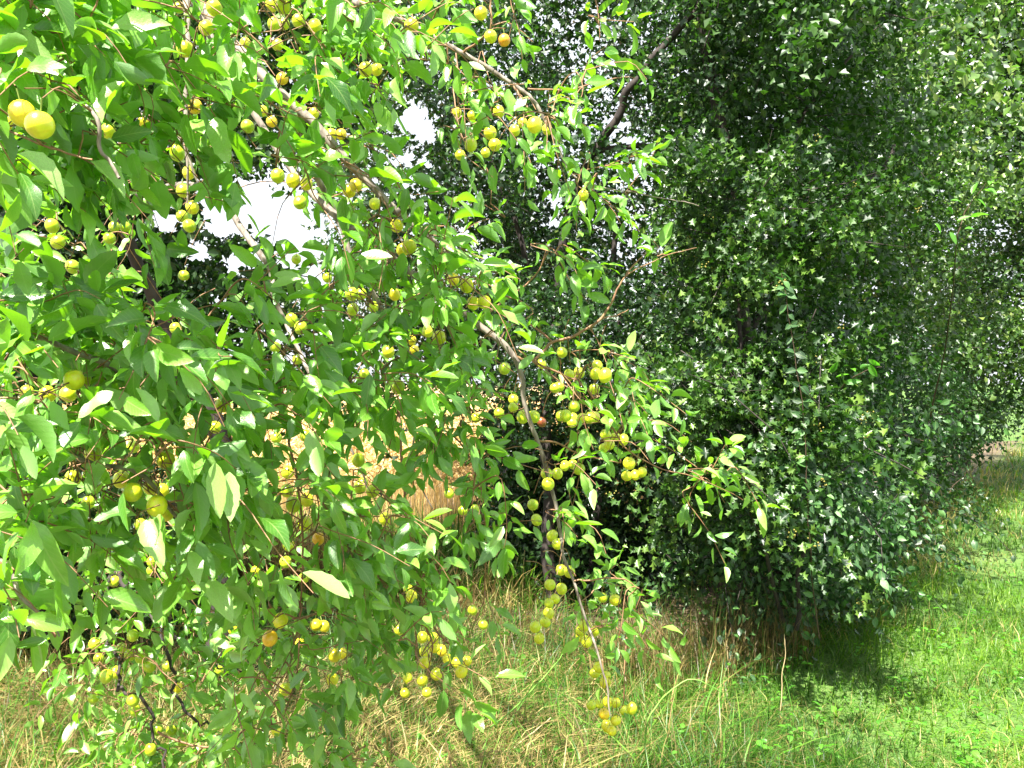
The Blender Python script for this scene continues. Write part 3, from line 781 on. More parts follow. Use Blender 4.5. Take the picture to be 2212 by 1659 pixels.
hedge_tree("elder_tree", "shaded dark tree behind the left plum branches with white sky flecks in it", "tree", M_HAW, [HS, RH],
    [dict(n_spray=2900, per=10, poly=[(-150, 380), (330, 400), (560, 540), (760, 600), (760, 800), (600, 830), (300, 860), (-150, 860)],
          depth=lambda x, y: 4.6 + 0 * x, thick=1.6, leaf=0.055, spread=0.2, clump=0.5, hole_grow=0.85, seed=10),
     dict(n_spray=2600, per=10, poly=[(-150, -200), (820, -200), (800, 330), (600, 360), (430, 400), (-150, 400)],
          depth=lambda x, y: 4.6 + 0 * x, thick=1.4, leaf=0.055, spread=0.2, clump=0.5, seed=12),
     dict(n_spray=1500, per=10, poly=[(-150, 840), (250, 1000), (430, 1050), (520, 1250), (350, 1330), (-150, 1350)],
          depth=lambda x, y: 4.3 + 0 * x, thick=1.0, leaf=0.05, spread=0.2, clump=0.5, seed=14)],
    [("trunk", [(100, 1450, 5.0, .06), (85, 1000, 5.0, .05), (62, 640, 5.0, .04), (66, 430, 5.0, .035), (90, 200, 5.0, .03)]),
     ("branch", [(72, 800, 5.0, .02), (200, 640, 5.0, .016), (276, 500, 5.0, .012), (300, 380, 5.0, .008)])],
    (at(100, 1450, 5.0)[0], 5.0), twigs=150)

hedge_tree("bramble", "low bramble and dead stems trailing into the grass at the far end of the hedge", "bush", M_HAW2, [RH],
    [dict(n_spray=700, per=10, ragged=22, poly=[(1930, 930), (2212, 850), (2330, 850), (2330, 870), (2190, 895), (2080, 955), (1980, 1040), (1920, 1080)],
          depth=lambda x, y: hedge_depth(x) * 0.98, thick=1.0, leaf=0.07, spread=0.25, clump=0.5, seed=15)],
    [("stem", [(2040, 1075, 8.0, .004), (2070, 1040, 8.0, .003), (2090, 1015, 8.1, .0015)])],
    (at(2060, 1080, 8.0)[0], 8.0), bark=M_REDBARK, twigs=80)

# ------------------------------------------------------------------ shoots that stand out in front of the hedge
def shoot(name, label, cat, mat, tpl, stem, leaves, size, stem_mat, seed, foot, group=None):
    """one stem with leaves set along it; 'leaves' gives (x, y, d) or a number to spread"""
    root = thing(name, (foot[0], foot[1], 0.0), label, cat, group)
    tb = Tubes(); S = make_branch(tb, stem, 0.006, 6, 5, seed); link("stem", tb.mesh(name + "_stem"), stem_mat, root)
    r = np.random.default_rng(seed)
    if isinstance(leaves, int):
        idx = np.linspace(len(S) * 0.12, len(S) - 1, leaves).astype(int)
        P = S[idx, :3]; side = np.where(np.arange(leaves) % 2, 1, -1)
        D = np.stack([side * r.uniform(.5, 1, leaves), r.uniform(-.6, .3, leaves), r.uniform(-.7, .5, leaves)], -1)
    else:
        P = np.array([at(*q) for q in leaves]); D = norm(r.normal(0, .5, P.shape) + [0.5, -.2, -.2]); P = P - D * size * 0.5
    Nn = norm(r.normal(0, .4, P.shape) + [0, -0.7, 0.6])
    ms = [raw_mesh("leaf_shape", t[0], t[1], t[2], np.full(len(t[0]), 0.0)) for t in tpl]
    for m_ in ms: m_.materials.append(mat)
    leaf_objects(root, ms, P, norm(D), Nn, size * r.uniform(.75, 1.2, len(P)))
    return root
shoot("blackthorn_shoot", "long straight brown shoot rising through the hedge face with small pale leaves either side", "shoot", M_THORN, THORN_LEAVES,
      [(1770, 1380, 4.6, .003), (1752, 1200, 4.4, .0028), (1744, 1060, 4.33, .0026), (1736, 900, 4.3, .0024), (1708, 700, 4.25, .002), (1688, 590, 4.25, .0012)], 64, 0.055, M_REDBARK, 51, (at(1745, 1380, 4.6)[0], 4.6))
shoot("cherry_shoot", "sprig of big bright green leaves high against the dark hedge at the right", "shoot", M_BRIGHT, PLUM_LEAVES[:3],
      [(2010, 900, 6.2, .006), (2050, 700, 5.6, .004), (2065, 540, 4.6, .003), (2085, 460, 4.55, .003), (2130, 395, 4.5, .0015)],
      [(2060, 515, 4.5), (2100, 490, 4.5), (2030, 495, 4.5), (2085, 470, 4.5), (2115, 462, 4.5), (2055, 455, 4.5), (2105, 405, 4.5), (2140, 390, 4.45), (2140, 412, 4.5), (2125, 440, 4.5), (2070, 430, 4.5)],
      0.078, M_REDBARK, 52, (at(2010, 1000, 4.9)[0], 4.9))
shoot("cherry_shoot", "small sprig of pale green leaves reaching out sideways from the middle of the right hedge", "shoot", M_BRIGHT, PLUM_LEAVES[:3],
      [(1750, 1000, 5.2, .004), (1790, 880, 4.9, .003), (1850, 810, 4.5, .003), (1905, 792, 4.45, .0012)],
      [(1820, 810, 4.5), (1845, 795, 4.45), (1870, 790, 4.4), (1840, 825, 4.5), (1890, 785, 4.4), (1885, 800, 4.4), (1800, 795, 4.5)],
      0.075, M_REDBARK, 53, (at(1750, 1200, 4.7)[0], 4.7))
def stalk(pts, label, mat, seed):
    tb = Tubes(); make_branch(tb, pts, 0.004, 6, 4, seed)
    me = tb.mesh("grass_stalk")
    o = link("grass_stalk", me, mat); o["label"] = label; o["category"] = "grass stalk"
M_STRAW1 = simple_mat("straw_stalk", (0.5, 0.38, 0.2), 0.7); M_GREEN1 = simple_mat("green_stalk", (0.16, 0.34, 0.05), 0.5)
stalk([(1686, 1560, 4.3, .003), (1690, 1480, 4.3, .0025), (1695, 1400, 4.3, .0015), (1694, 1370, 4.3, .001)], "thin upright straw-coloured stalk standing before the foot of the hedge", M_STRAW1, 1)
stalk([(1400, 1659, 3.4, .003), (1395, 1580, 3.3, .0035), (1430, 1510, 3.3, .003), (1500, 1470, 3.3, .0025), (1570, 1500, 3.3, .001)], "long green grass blade arching right below the lowest plum cluster", M_GREEN1, 2)
stalk([(1060, 1570, 3.7, .0035), (1120, 1520, 3.7, .0035), (1190, 1450, 3.7, .003), (1225, 1400, 3.7, .0015)], "pale green blade leaning steeply right between the two lowest hanging branches", M_GREEN1, 3)
stalk([(1060, 1659, 3.6, .003), (1120, 1605, 3.6, .003), (1190, 1550, 3.6, .002)], "broken straw stalk slanting up at the bottom middle of the verge", M_STRAW1, 4)

# ------------------------------------------------------------------ the plum tree
trunk_foot = at(470, 1500, 4.4)
plum_tree = thing("plum_tree", (trunk_foot[0], trunk_foot[1], 0), "yellow plum tree in fruit, glossy bright green branches drooping across the left and middle", "tree")
SK = []                                             # skeleton nodes to grow twigs from
BR = [  # x, y, d, radius
 ("trunk", [(470, 1510, 4.4, .085), (480, 1200, 4.4, .06), (478, 950, 4.3, .05), (350, 700, 4.2, .034), (277, 500, 4.0, .026), (215, 200, 3.7, .024), (200, -300, 3.3, .022)]),
 ("branch", [(200, -300, 3.3, .03), (300, -200, 2.7, .022), (400, -30, 2.2, .016), (500, 90, 2.05, .0135), (590, 185, 2.0, .0125), (650, 240, 2.0, .0118), (705, 295, 2.0, .0115), (765, 365, 2.0, .0105), (855, 452, 2.0, .009), (930, 515, 2.0, .007), (990, 560, 2.0, .005), (1060, 600, 2.0, .003), (1090, 640, 2.0, .0015)]),
 ("branch", [(400, -30, 2.3, .010), (520, 200, 2.25, .009), (640, 380, 2.2, .0085), (740, 475, 2.12, .0105), (815, 535, 2.1, .010), (920, 612, 2.1, .0095), (1010, 680, 2.1, .009), (1060, 722, 2.1, .009), (1108, 765, 2.1, .008), (1128, 820, 2.1, .0065), (1137, 880, 2.1, .006), (1155, 935, 2.1, .0058), (1172, 985, 2.1, .0055),
             (1192, 1060, 2.1, .005), (1208, 1120, 2.1, .0045), (1218, 1200, 2.08, .004), (1245, 1270, 2.05, .0035), (1265, 1340, 2.05, .003), (1288, 1400, 2.0, .0026), (1308, 1470, 2.0, .0022), (1318, 1545, 2.0, .0015)]),
 ("branch", [(200, -300, 3.3, .03), (420, -220, 2.8, .02), (620, -60, 2.4, .012), (780, 10, 2.2, .009), (880, 50, 2.2, .008), (960, 95, 2.2, .0068), (1010, 120, 2.2, .0062), (1060, 150, 2.2, .006), (1110, 185, 2.2, .0055), (1150, 215, 2.2, .005),
             (1180, 265, 2.2, .0042), (1205, 315, 2.2, .003), (1235, 375, 2.2, .0024), (1290, 400, 2.2, .002), (1380, 420, 2.25, .0014), (1465, 433, 2.3, .0012), (1510, 445, 2.3, .0008)]),
 ("branch", [(300, 420, 4.0, .02), (400, 400, 3.0, .012), (480, 435, 2.6, .010), (520, 490, 2.5, .0095), (560, 548, 2.45, .009), (585, 590, 2.45, .008), (592, 640, 2.4, .007), (615, 690, 2.4, .006), (650, 770, 2.3, .005), (690, 850, 2.2, .004), (770, 990, 2.1, .003), (800, 1080, 2.1, .002)]),
 ("branch", [(590, 185, 2.0, .01), (660, 330, 2.1, .0085), (720, 450, 2.2, .0075), (752, 530, 2.2, .007), (772, 575, 2.2, .0065), (800, 622, 2.2, .006), (828, 668, 2.2, .0055), (880, 760, 2.15, .004), (900, 880, 2.1, .003), (890, 1000, 2.1, .0025), (935, 1100, 2.1, .0015)]),
 ("branch", [(1110, 768, 2.1, .004), (1150, 778, 2.12, .0036), (1195, 740, 2.15, .0035), (1240, 725, 2.15, .0034), (1282, 703, 2.15, .0032), (1305, 680, 2.15, .003), (1322, 645, 2.15, .0025), (1350, 598, 2.15, .002), (1380, 562, 2.15, .0015), (1397, 545, 2.15, .001)]),
 ("branch", [(1295, 690, 2.15, .002), (1330, 680, 2.17, .0015), (1358, 668, 2.2, .001)]),
 ("branch", [(1350, 598, 2.15, .002), (1400, 570, 2.2, .0014), (1460, 545, 2.2, .001), (1505, 535, 2.2, .0007)]),
 ("branch", [(1028, 692, 2.1, .003), (1075, 660, 2.15, .0026), (1130, 620, 2.2, .0022), (1162, 588, 2.2, .0018), (1185, 520, 2.2, .0012)]),
 ("branch", [(-160, 560, 2.0, .014), (0, 665, 1.5, .006), (60, 718, 1.42, .0052), (150, 755, 1.4, .0046), (250, 797, 1.42, .0055), (330, 815, 1.5, .005), (430, 825, 1.6, .0048), (520, 835, 1.7, .0045), (600, 850, 1.8, .004), (690, 862, 1.85, .003), (790, 845, 1.9, .002), (850, 850, 1.95, .001)]),
 ("branch", [(250, 797, 1.42, .0045), (330, 880, 1.5, .004), (385, 950, 1.5, .0038), (430, 1005, 1.5, .0035), (480, 1060, 1.5, .0028), (560, 1120, 1.55, .002), (620, 1180, 1.6, .001)]),
 ("branch", [(-120, 820, 1.8, .01), (0, 880, 1.5, .006), (100, 950, 1.45, .005), (200, 1000, 1.45, .0045), (300, 1020, 1.45, .004), (360, 1090, 1.5, .003), (440, 1180, 1.5, .002)]),
 ("branch", [(-150, 120, 1.7, .008), (0, 150, 1.35, .004), (90, 175, 1.25, .0034), (200, 240, 1.15, .003), (215, 320, 1.15, .0026), (235, 350, 1.15, .0024), (258, 385, 1.15, .002)]),
 ("branch", [(-80, 250, 1.3, .003), (30, 285, 1.18, .002), (110, 322, 1.14, .0016), (200, 345, 1.12, .0012)]),
 ("branch", [(90, -90, 2.4, .011), (120, 0, 2.2, .009), (128, 60, 2.15, .008), (150, 117, 2.1, .007), (230, 210, 2.0, .005), (330, 260, 1.95, .004), (400, 320, 1.9, .0035), (405, 440, 1.9, .002)]),
 ("branch", [(400, -60, 2.1, .008), (405, 100, 1.9, .006), (402, 240, 1.85, .005), (404, 330, 1.85, .004), (430, 400, 1.85, .0015)]),
 ("lower_branch", [(480, 1100, 4.2, 0.03100), (400, 1080, 3.4, 0.01860), (328, 1122, 2.9, 0.01116), (300, 1200, 2.7, 0.00992), (255, 1235, 2.6, 0.00930), (297, 1298, 2.5, 0.00806), (340, 1370, 2.4, 0.00527), (370, 1450, 2.35, 0.00434), (388, 1505, 2.3, 0.00372), (420, 1550, 2.3, 0.00341), (450, 1582, 2.3, 0.00186)]),
 ("lower_branch", [(255, 1235, 2.6, 0.00744), (222, 1310, 2.4, 0.00465), (240, 1410, 2.3, 0.00434), (255, 1465, 2.25, 0.00422), (290, 1500, 2.2, 0.00409), (325, 1550, 2.2, 0.00384), (342, 1600, 2.2, 0.00372), (350, 1670, 2.2, 0.00310), (360, 1750, 2.2, 0.00186)]),
 ("lower_branch", [(325, 1330, 2.5, 0.00496), (415, 1392, 2.4, 0.00341), (450, 1425, 2.4, 0.00310), (492, 1455, 2.4, 0.00279), (540, 1448, 2.35, 0.00186), (600, 1440, 2.3, 0.00124)]),
 ("lower_branch", [(240, 1362, 2.35, 0.00186), (275, 1330, 2.4, 0.00174), (340, 1310, 2.4, 0.00124)]),
 ("branch", [(860, 880, 2.15, .0045), (870, 1000, 2.1, .004), (880, 1120, 2.05, .0035), (895, 1220, 2.02, .0032), (912, 1300, 2.0, .0032), (920, 1360, 2.0, .003), (935, 1400, 2.0, .0018), (920, 1460, 2.0, .001)]),
 ("branch", [(915, 1315, 2.0, .0022), (950, 1370, 2.0, .002), (990, 1410, 2.0, .0015), (1010, 1440, 2.0, .001)]),
 ("branch", [(1245, 820, 2.15, .003), (1272, 845, 2.15, .003), (1292, 880, 2.15, .0028), (1322, 925, 2.15, .0025), (1360, 975, 2.15, .002), (1420, 1010, 2.2, .0016), (1500, 1030, 2.2, .0013), (1605, 1080, 2.25, .0008)]),
 ("branch", [(1150, 778, 2.12, .0035), (1190, 800, 2.15, .003), (1245, 820, 2.15, .003)]),
 ("branch", [(1155, 950, 2.1, .003), (1200, 955, 2.12, .0026), (1260, 985, 2.15, .002), (1340, 1000, 2.15, .001)]),
 ("branch", [(1240, 1255, 2.05, .0022), (1290, 1250, 2.05, .002), (1340, 1250, 2.05, .0018), (1380, 1270, 2.05, .001)]),
 ("branch", [(1000, 115, 2.2, .003), (1040, 85, 2.15, .0028), (1060, 60, 2.1, .0025), (1058, 0, 2.1, .003), (1055, -80, 2.1, .004)]),
 ("branch", [(1060, 55, 2.1, .002), (1100, 50, 2.1, .0016), (1150, 90, 2.1, .001)]),
 ("branch", [(1140, 192, 2.2, .0025), (1220, 195, 2.2, .002), (1270, 185, 2.2, .0018), (1340, 166, 2.2, .0013), (1372, 170, 2.2, .0008)]),
 ("branch", [(1108, 185, 2.2, .003), (1130, 215, 2.18, .0026), (1150, 250, 2.15, .002)]),
 ("branch", [(1250, -80, 2.2, .003), (1285, 0, 2.2, .002), (1295, 90, 2.2, .001)]),
 ("branch", [(985, 115, 2.2, .0022), (987, 160, 2.18, .002), (980, 200, 2.15, .0018), (1000, 300, 2.1, .0015), (1055, 370, 2.1, .0015), (1060, 440, 2.1, .001)]),
 ("branch", [(600, 860, 1.85, .0035), (625, 960, 1.85, .003), (645, 1060, 1.85, .0028), (655, 1180, 1.85, .0025), (650, 1300, 1.85, .002), (640, 1450, 1.85, .0015), (610, 1560, 1.85, .001)]),
 ("branch", [(-120, 1150, 1.6, .006), (0, 1210, 1.25, .004), (50, 1290, 1.2, .003), (100, 1340, 1.2, .002), (128, 1375, 1.2, .001)]),
 ("branch", [(900, 880, 2.1, .003), (960, 930, 2.05, .0025), (1010, 980, 2.0, .002), (1040, 1060, 2.0, .0018), (1050, 1180, 2.1, .0018), (1045, 1300, 2.2, .001)]),
 ("branch", [(560, 835, 1.8, .003), (500, 950, 1.8, .0028), (450, 1020, 1.75, .002)]),
 ("branch", [(340, 1580, 2.2, .003), (420, 1610, 2.2, .0025), (560, 1620, 2.2, .002), (760, 1630, 2.2, .001)]),
]
BRANCH_PTS = []
for k, (nm, pts) in enumerate(BR):
    tb = Tubes()
    S = make_branch(tb, pts, 0.0016 * float(np.mean([q[2] for q in pts])) ** .5 if nm == "branch" else 0.015, 5, 8 if nm == "trunk" else 6, 100 + k)
    low = nm == "lower_branch"; nm = "branch" if low else nm
    link(nm, tb.mesh("plum_" + nm), (M_DARKBARK if nm == "trunk" or low else M_BARK) if pts[0][3] > 0.0045 else M_TWIG, plum_tree)  # lower branches take the dark bark to stand in for shade
    SK.append(S[:, :3]); BRANCH_PTS.append(S)
SK = np.concatenate(SK)

# --- fruit: x, y, apparent width, ripeness (0 green .. 1 rotten)
PL = """48 245 53 .6;86 270 56 .45;463 17 32 .4;446 60 30 .4;400 106 34 .5;588 10 27 .5;611 13 31 .5;645 45 28 .4;680 57 28 .5;592 52 26 .3;613 52 24 .3;610 170 24 .7;421 230 30 .7
535 273 28 .2;678 245 22 .5;715 291 26 .6;587 263 22 .7;383 330 32 .3;408 373 26 .5;395 412 27 .4;415 448 26 .5;409 488 26 .3;393 467 24 .3;600 380 28 .3;633 390 28 .6;662 397 26 .5;648 437 28 .25
112 488 28 .3;125 523 28 .3;247 490 22 .15;270 490 22 .15;237 515 24 .15;10 267 30 .6;233 283 30 .4;310 263 22 .6;387 17 22 .3;567 240 22 .5;600 97 24 .4;530 93 22 .4
777 2 24 .5;889 55 30 .6;1039 28 28 .6;1060 79 26 .5;1089 87 25 .85;790 150 28 .5;814 150 24 .5;1078 241 24 .5;1155 270 32 .5;1059 287 26 .5;1069 313 26 .5;1112 282 22 .4;1182 280 22 .4;994 335 22 .4;1017 313 26 .4
1260 422 23 .4;769 400 28 .65;754 412 26 .6;810 440 24 .4;857 487 28 .55;870 540 26 .6;884 533 30 .5;1020 250 20 .5;987 243 20 .5;1129 265 20 .5;1049 330 20 .4;737 290 22 .7
157 576 28 .15;397 595 22 .2;630 691 26 .2;650 708 27 .25;643 776 22 .2;160 821 40 .5;177 820 36 .45;148 851 34 .4;103 851 32 .4;58 848 28 .4;481 875 32 .4;200 981 34 .35;358 993 36 .45;157 1033 34 .45;262 1036 34 .45
287 1063 38 .4;327 1053 32 .45;350 1060 28 .5;339 1093 42 .5;358 1110 32 .5;660 941 24 .3;622 1020 26 .4;620 1060 28 .25;633 1090 30 .3;662 1080 28 .5;465 923 26 .3;640 560 20 .2;707 600 20 .3;595 750 22 .2;597 946 22 .3
380 710 24 .2;288 965 26 .3;190 1085 26 .3;760 635 27 .3;780 635 24 .3;762 668 24 .3;807 663 22 .3;979 603 26 .6;1008 617 28 .5;1022 655 27 .5;1046 653 28 .5;852 636 24 .6;924 716 24 .35;949 729 28 .5;889 735 20 .6;839 760 26 .45
787 808 22 .2;860 836 28 .3;1090 796 24 .2;1214 761 22 .35;1230 810 22 .35;1251 805 24 .35;1287 807 25 .4;1307 811 28 .4;1290 790 22 .35;1199 838 22 .25;1209 835 20 .3;1284 840 22 .3;1240 878 24 .3;1130 900 26 .3;1153 900 26 .3
1222 898 26 .3;1212 898 22 .3;1237 903 22 .35;1236 913 22 .3;1257 903 20 .35;1274 903 24 .35;1284 901 24 .4;1109 863 20 .4;1109 880 20 .3;1078 892 22 .2;1170 912 20 1;1308 939 22 .35;1329 943 20 .35;1347 950 22 .35;1316 960 22 .4
1304 968 20 .3;774 994 27 .25;777 1053 26 .3;805 1061 27 .35;784 1043 22 .3;1181 1023 24 .3;1184 1046 26 .35;1204 1023 22 .35;1251 1013 24 .3;1237 1003 20 .3;1220 1006 20 .3;1359 1001 26 .5;1354 1028 22 .45;1372 1026 20 .5;1387 1020 20 .4
1151 1090 23 .2;970 1066 20 .3;1000 1103 20 .2;1027 1100 20 .2;1170 786 20 .35;1027 903 20 .4;895 756 20 .6;658 1131 28 .4;688 1164 26 .8;623 1178 24 .35;617 1214 24 .3;552 1233 20 .5;657 1248 22 .3;606 1340 30 .5;583 1379 32 .75
683 1350 26 .6;700 1353 22 .6;723 1416 26 .6;737 1411 24 .6;718 1468 25 .55;617 1489 26 .4;205 1390 24 .35;287 1373 24 .2;262 1400 22 .25;281 1415 23 .25;304 1421 24 .2;323 1440 25 .2;213 1423 22 .3;250 1452 24 .35;230 1461 26 .2
202 1508 22 .2;287 1514 25 .2;290 1533 24 .2;427 1558 22 .2;340 1576 22 .15;371 1577 22 .15;395 1604 20 .2;325 1619 24 .25;473 1449 20 .2;362 1439 22 .3;383 1486 20 .6;328 1214 22 .2;327 1233 20 .2;303 1133 24 .2;247 1256 22 .3
503 1361 20 .5;647 1389 20 .6;597 1579 20 .5;832 1121 26 .4;1159 1123 22 .25;1193 1157 23 .35;1205 1175 24 .35;1212 1231 22 .35;1230 1235 24 .35;1188 1263 23 .35;1213 1272 22 .35;1199 1294 21 .35;1186 1303 20 .35;1185 1325 22 .4
1178 1344 22 .35;1156 1354 24 .35;1165 1379 22 .4;889 1289 24 .5;882 1273 20 .4;1021 1318 20 .2;1044 1349 20 .2;1263 1351 24 .35;1254 1363 22 .35;1255 1374 22 .4;1267 1386 24 .4;1285 1363 20 .4;1302 1291 20 .35;1329 1296 24 .45
912 1377 22 .4;936 1379 22 .45;939 1399 22 .5;954 1405 22 .65;917 1408 22 .4;918 1431 25 .5;966 1423 20 .5;986 1431 20 .45;1009 1428 20 .5;997 1450 25 .5;943 1456 24 .45;912 1469 24 .45;880 1465 20 .4;875 1497 20 .45;922 1496 20 .4
1293 1441 22 .4;1285 1453 22 .35;1309 1459 20 .4;1307 1474 23 .45;1294 1519 20 .35;1313 1516 22 .45;1277 1523 20 .3;1330 1518 20 .4;1348 1534 20 .35;1365 1530 22 .4;1305 1542 23 .65;1330 1556 22 .45;1311 1568 23 .5;1321 1578 20 .5;862 1361 20 .4"""
plums = np.array([[float(v) for v in q.split()] for ln in PL.split("\n") for q in ln.split(";")])

def plum_mesh(ovl, seed):
    nu, nv = 16, 11
    v = [(0, 0, 1 * 0.88)]
    for j in range(1, nv):
        th = math.pi * j / nv
        for i in range(nu):
            ph = 2 * math.pi * i / nu
            r = math.sin(th); z = math.cos(th) * ovl
            if j == 1: z *= 0.985
            groove = 1 - 0.085 * math.exp(-((math.sin(ph / 2)) / 0.16) ** 2)
            v.append((r * math.cos(ph) * groove, r * math.sin(ph) * groove, z))
    v.append((0, 0, -ovl * 0.99))
    bm = bpy.data.meshes.new("plum_shape")
    f = []
    for i in range(nu): f.append((0, 1 + i, 1 + (i + 1) % nu))
    for j in range(nv - 2):
        for i in range(nu):
            a = 1 + j * nu + i; b = 1 + j * nu + (i + 1) % nu
            f.append((a, a + nu, b + nu, b))
    L0 = 1 + (nv - 2) * nu
    for i in range(nu): f.append((len(v) - 1, L0 + (i + 1) % nu, L0 + i))
    bm.from_pydata(v, [], f); bm.polygons.foreach_set("use_smooth", [True] * len(f)); bm.update()
    bm.materials.append(M_PLUM)
    return bm
PM = [plum_mesh(1.06, 0), plum_mesh(1.0, 1), plum_mesh(1.1, 2)]
tb = Tubes(); tb.add(np.array([(0, 0, .86), (.05, .02, 1.2), (.16, 0, 1.9)]), [.06, .05, .07], 5)
stalk_me = tb.mesh("stalk_shape"); stalk_me.materials.append(M_STALK)
r = np.random.default_rng(77)
PC, PR = [], []
root_l = np.array(plum_tree.location)
for k, (x, y, w, ripe) in enumerate(plums):
    size = 0.0285 * r.uniform(0.95, 1.05)
    if w <= 20.5: size *= 0.93
    d = size * F / w
    if 1e9 and x > 300 and w > 30: d = min(d, 1.8)
    c = at(x, y, d); rad = w / F * d / 2 * 1.08
    PC.append(c); PR.append(rad)
    o = bpy.data.objects.new("plum", PM[k % 3]); COL.objects.link(o); o.parent = plum_tree
    o.location = tuple(c - root_l); o.scale = (rad * r.uniform(.95, 1.03), rad * r.uniform(.95, 1.03), rad * r.uniform(.94, 1.05))
    o.rotation_euler = (r.normal(0, .3), r.normal(0, .3), r.uniform(0, 6.28))
    o.color = (ripe, r.random(), 0, 1)
    if ripe > .9: o["label"] = "brown rotten plum"
    elif ripe > .72: o["label"] = "ripe orange plum"
    s = bpy.data.objects.new("stalk", stalk_me); COL.objects.link(s); s.parent = o
PC = np.array(PC); PR = np.array(PR)

# --- foliage density over the view: (y0, y1): (x0, x1, density)
ROWS = {
 (-160, 0): [(-100, 900, 5), (1010, 1130, 2.16), (1230, 1320, 2.16)],
 (0, 50): [(-60, 940, 8), (1005, 1120, 2.16), (1270, 1315, 2.88)],
 (50, 100): [(-60, 960, 8), (1090, 1165, 2.52), (1280, 1315, 2.16)],
 (100, 150): [(-60, 700, 8), (700, 860, 6), (925, 1000, 3.5), (1120, 1160, 1.44)],
 (150, 200): [(-60, 700, 8), (700, 840, 5), (905, 1070, 4), (1215, 1370, 1.8)],
 (200, 250): [(-60, 640, 8), (640, 770, 5), (985, 1060, 4), (1080, 1200, 2.88), (1290, 1330, 1.44)],
 (250, 300): [(-60, 470, 8), (560, 750, 5), (980, 1230, 4)],
 (300, 350): [(-60, 450, 8), (600, 850, 6), (1000, 1240, 2.88)],
 (350, 400): [(-60, 440, 7), (600, 860, 5), (1030, 1085, 2.88), (1210, 1380, 2.52)],
 (400, 450): [(60, 440, 5), (640, 780, 5), (800, 870, 3), (985, 1090, 3), (1260, 1400, 2.88), (1400, 1500, 0.432)],
 (450, 500): [(0, 300, 1.5), (385, 430, 4), (640, 740, 3), (760, 970, 5), (1050, 1085, 1.44), (1300, 1360, 1.08)],
 (500, 550): [(0, 300, 2), (690, 1005, 6), (1160, 1220, 1.8)],
 (550, 600): [(0, 250, 2.5), (700, 1040, 7), (1165, 1270, 1.8), (1380, 1500, 0.72)],
 (600, 650): [(-60, 300, 7), (570, 680, 3), (680, 1080, 7), (1200, 1250, 1.8), (1340, 1400, 1.08)],
 (650, 700): [(-60, 340, 8), (490, 660, 3), (680, 1080, 7), (1225, 1250, 1.08)],
 (700, 750): [(-60, 430, 8), (470, 700, 4), (700, 1040, 6), (1110, 1190, 2.16)],
 (750, 800): [(-60, 500, 8), (500, 720, 5), (740, 1050, 6), (1130, 1330, 2.88)],
 (800, 850): [(-60, 700, 7), (740, 1060, 6), (1190, 1380, 3.6)],
 (850, 900): [(-60, 640, 7), (640, 740, 4), (740, 960, 2.2), (960, 1060, 5), (1070, 1120, 2.16), (1200, 1420, 2.88)],
 (900, 950): [(-60, 560, 7), (600, 700, 5), (740, 880, 1.2), (880, 1060, 4), (1060, 1120, 2.16), (1280, 1430, 2.16)],
 (950, 1000): [(-60, 450, 8), (450, 520, 4), (590, 710, 5), (740, 800, 1.5), (880, 1070, 4), (1250, 1400, 2.88)],
 (1000, 1050): [(-60, 540, 8), (590, 700, 4), (760, 830, 3), (950, 1080, 4), (1170, 1240, 2.16), (1330, 1430, 2.88), (1450, 1560, 2.16)],
 (1050, 1100): [(-60, 560, 7), (590, 900, 5), (1000, 1140, 2.88), (1170, 1260, 2.16), (1480, 1610, 2.16)],
 (1100, 1150): [(-60, 560, 7), (590, 900, 6), (1000, 1160, 2.88), (1190, 1250, 2.16), (1500, 1550, 1.44)],
 (1150, 1200): [(60, 580, 6), (600, 900, 6), (1010, 1100, 2.88), (1190, 1240, 2.16)],
 (1200, 1250): [(-60, 80, 6), (110, 560, 4.5), (600, 920, 5), (1030, 1100, 2.88), (1240, 1330, 2.16)],
 (1250, 1300): [(-60, 120, 6), (140, 560, 4), (560, 950, 5), (1030, 1080, 2.16), (1220, 1400, 2.88)],
 (1300, 1350): [(-60, 100, 5), (190, 560, 4), (560, 950, 4), (1010, 1080, 2.16), (1270, 1400, 2.88)],
 (1350, 1400): [(30, 125, 4), (330, 560, 3.5), (520, 740, 4), (850, 1000, 3.5), (1010, 1060, 1.44), (1240, 1380, 2.16)],
 (1400, 1450): [(150, 560, 4), (540, 720, 4), (740, 860, 2), (860, 950, 2.5), (1290, 1370, 2.16)],
 (1450, 1500): [(130, 560, 3.5), (560, 760, 4), (780, 860, 2), (900, 1010, 2), (1290, 1350, 2.16)],
 (1500, 1550): [(110, 560, 2.6), (590, 690, 3), (700, 800, 1), (1280, 1360, 1.44)],
 (1550, 1600): [(260, 560, 3.5), (580, 640, 2.5)],
 (1600, 1700): [(230, 620, 4), (680, 840, 1.5)],
}
def plum_depth(x, y):
    d = 1.12 + np.clip(x, -100, 1700) / 1400 * 1.06
    d = d + 0.22 * np.exp(-((y - 700) / 400.0) ** 2) * (x < 300)
    low = (y > 1180) & (x > 130) & (x < 520)
    d = np.where(low, 2.25, d)
    d = np.where((y > 430) & (y < 595) & (x < 320), 2.3, d)
    d = np.where((y > 1240) & (x > 520) & (x < 1100), np.maximum(d, 1.85), d)
    return d
LEN = 0.040; NPL = 11
cells = []
for (y0, y1), iv in ROWS.items():
    for (x0, x1, den) in iv: cells.append((x0, x1, y0, y1, den))
tw_t, tw_back = [], []  # targets
r = np.random.default_rng(5)
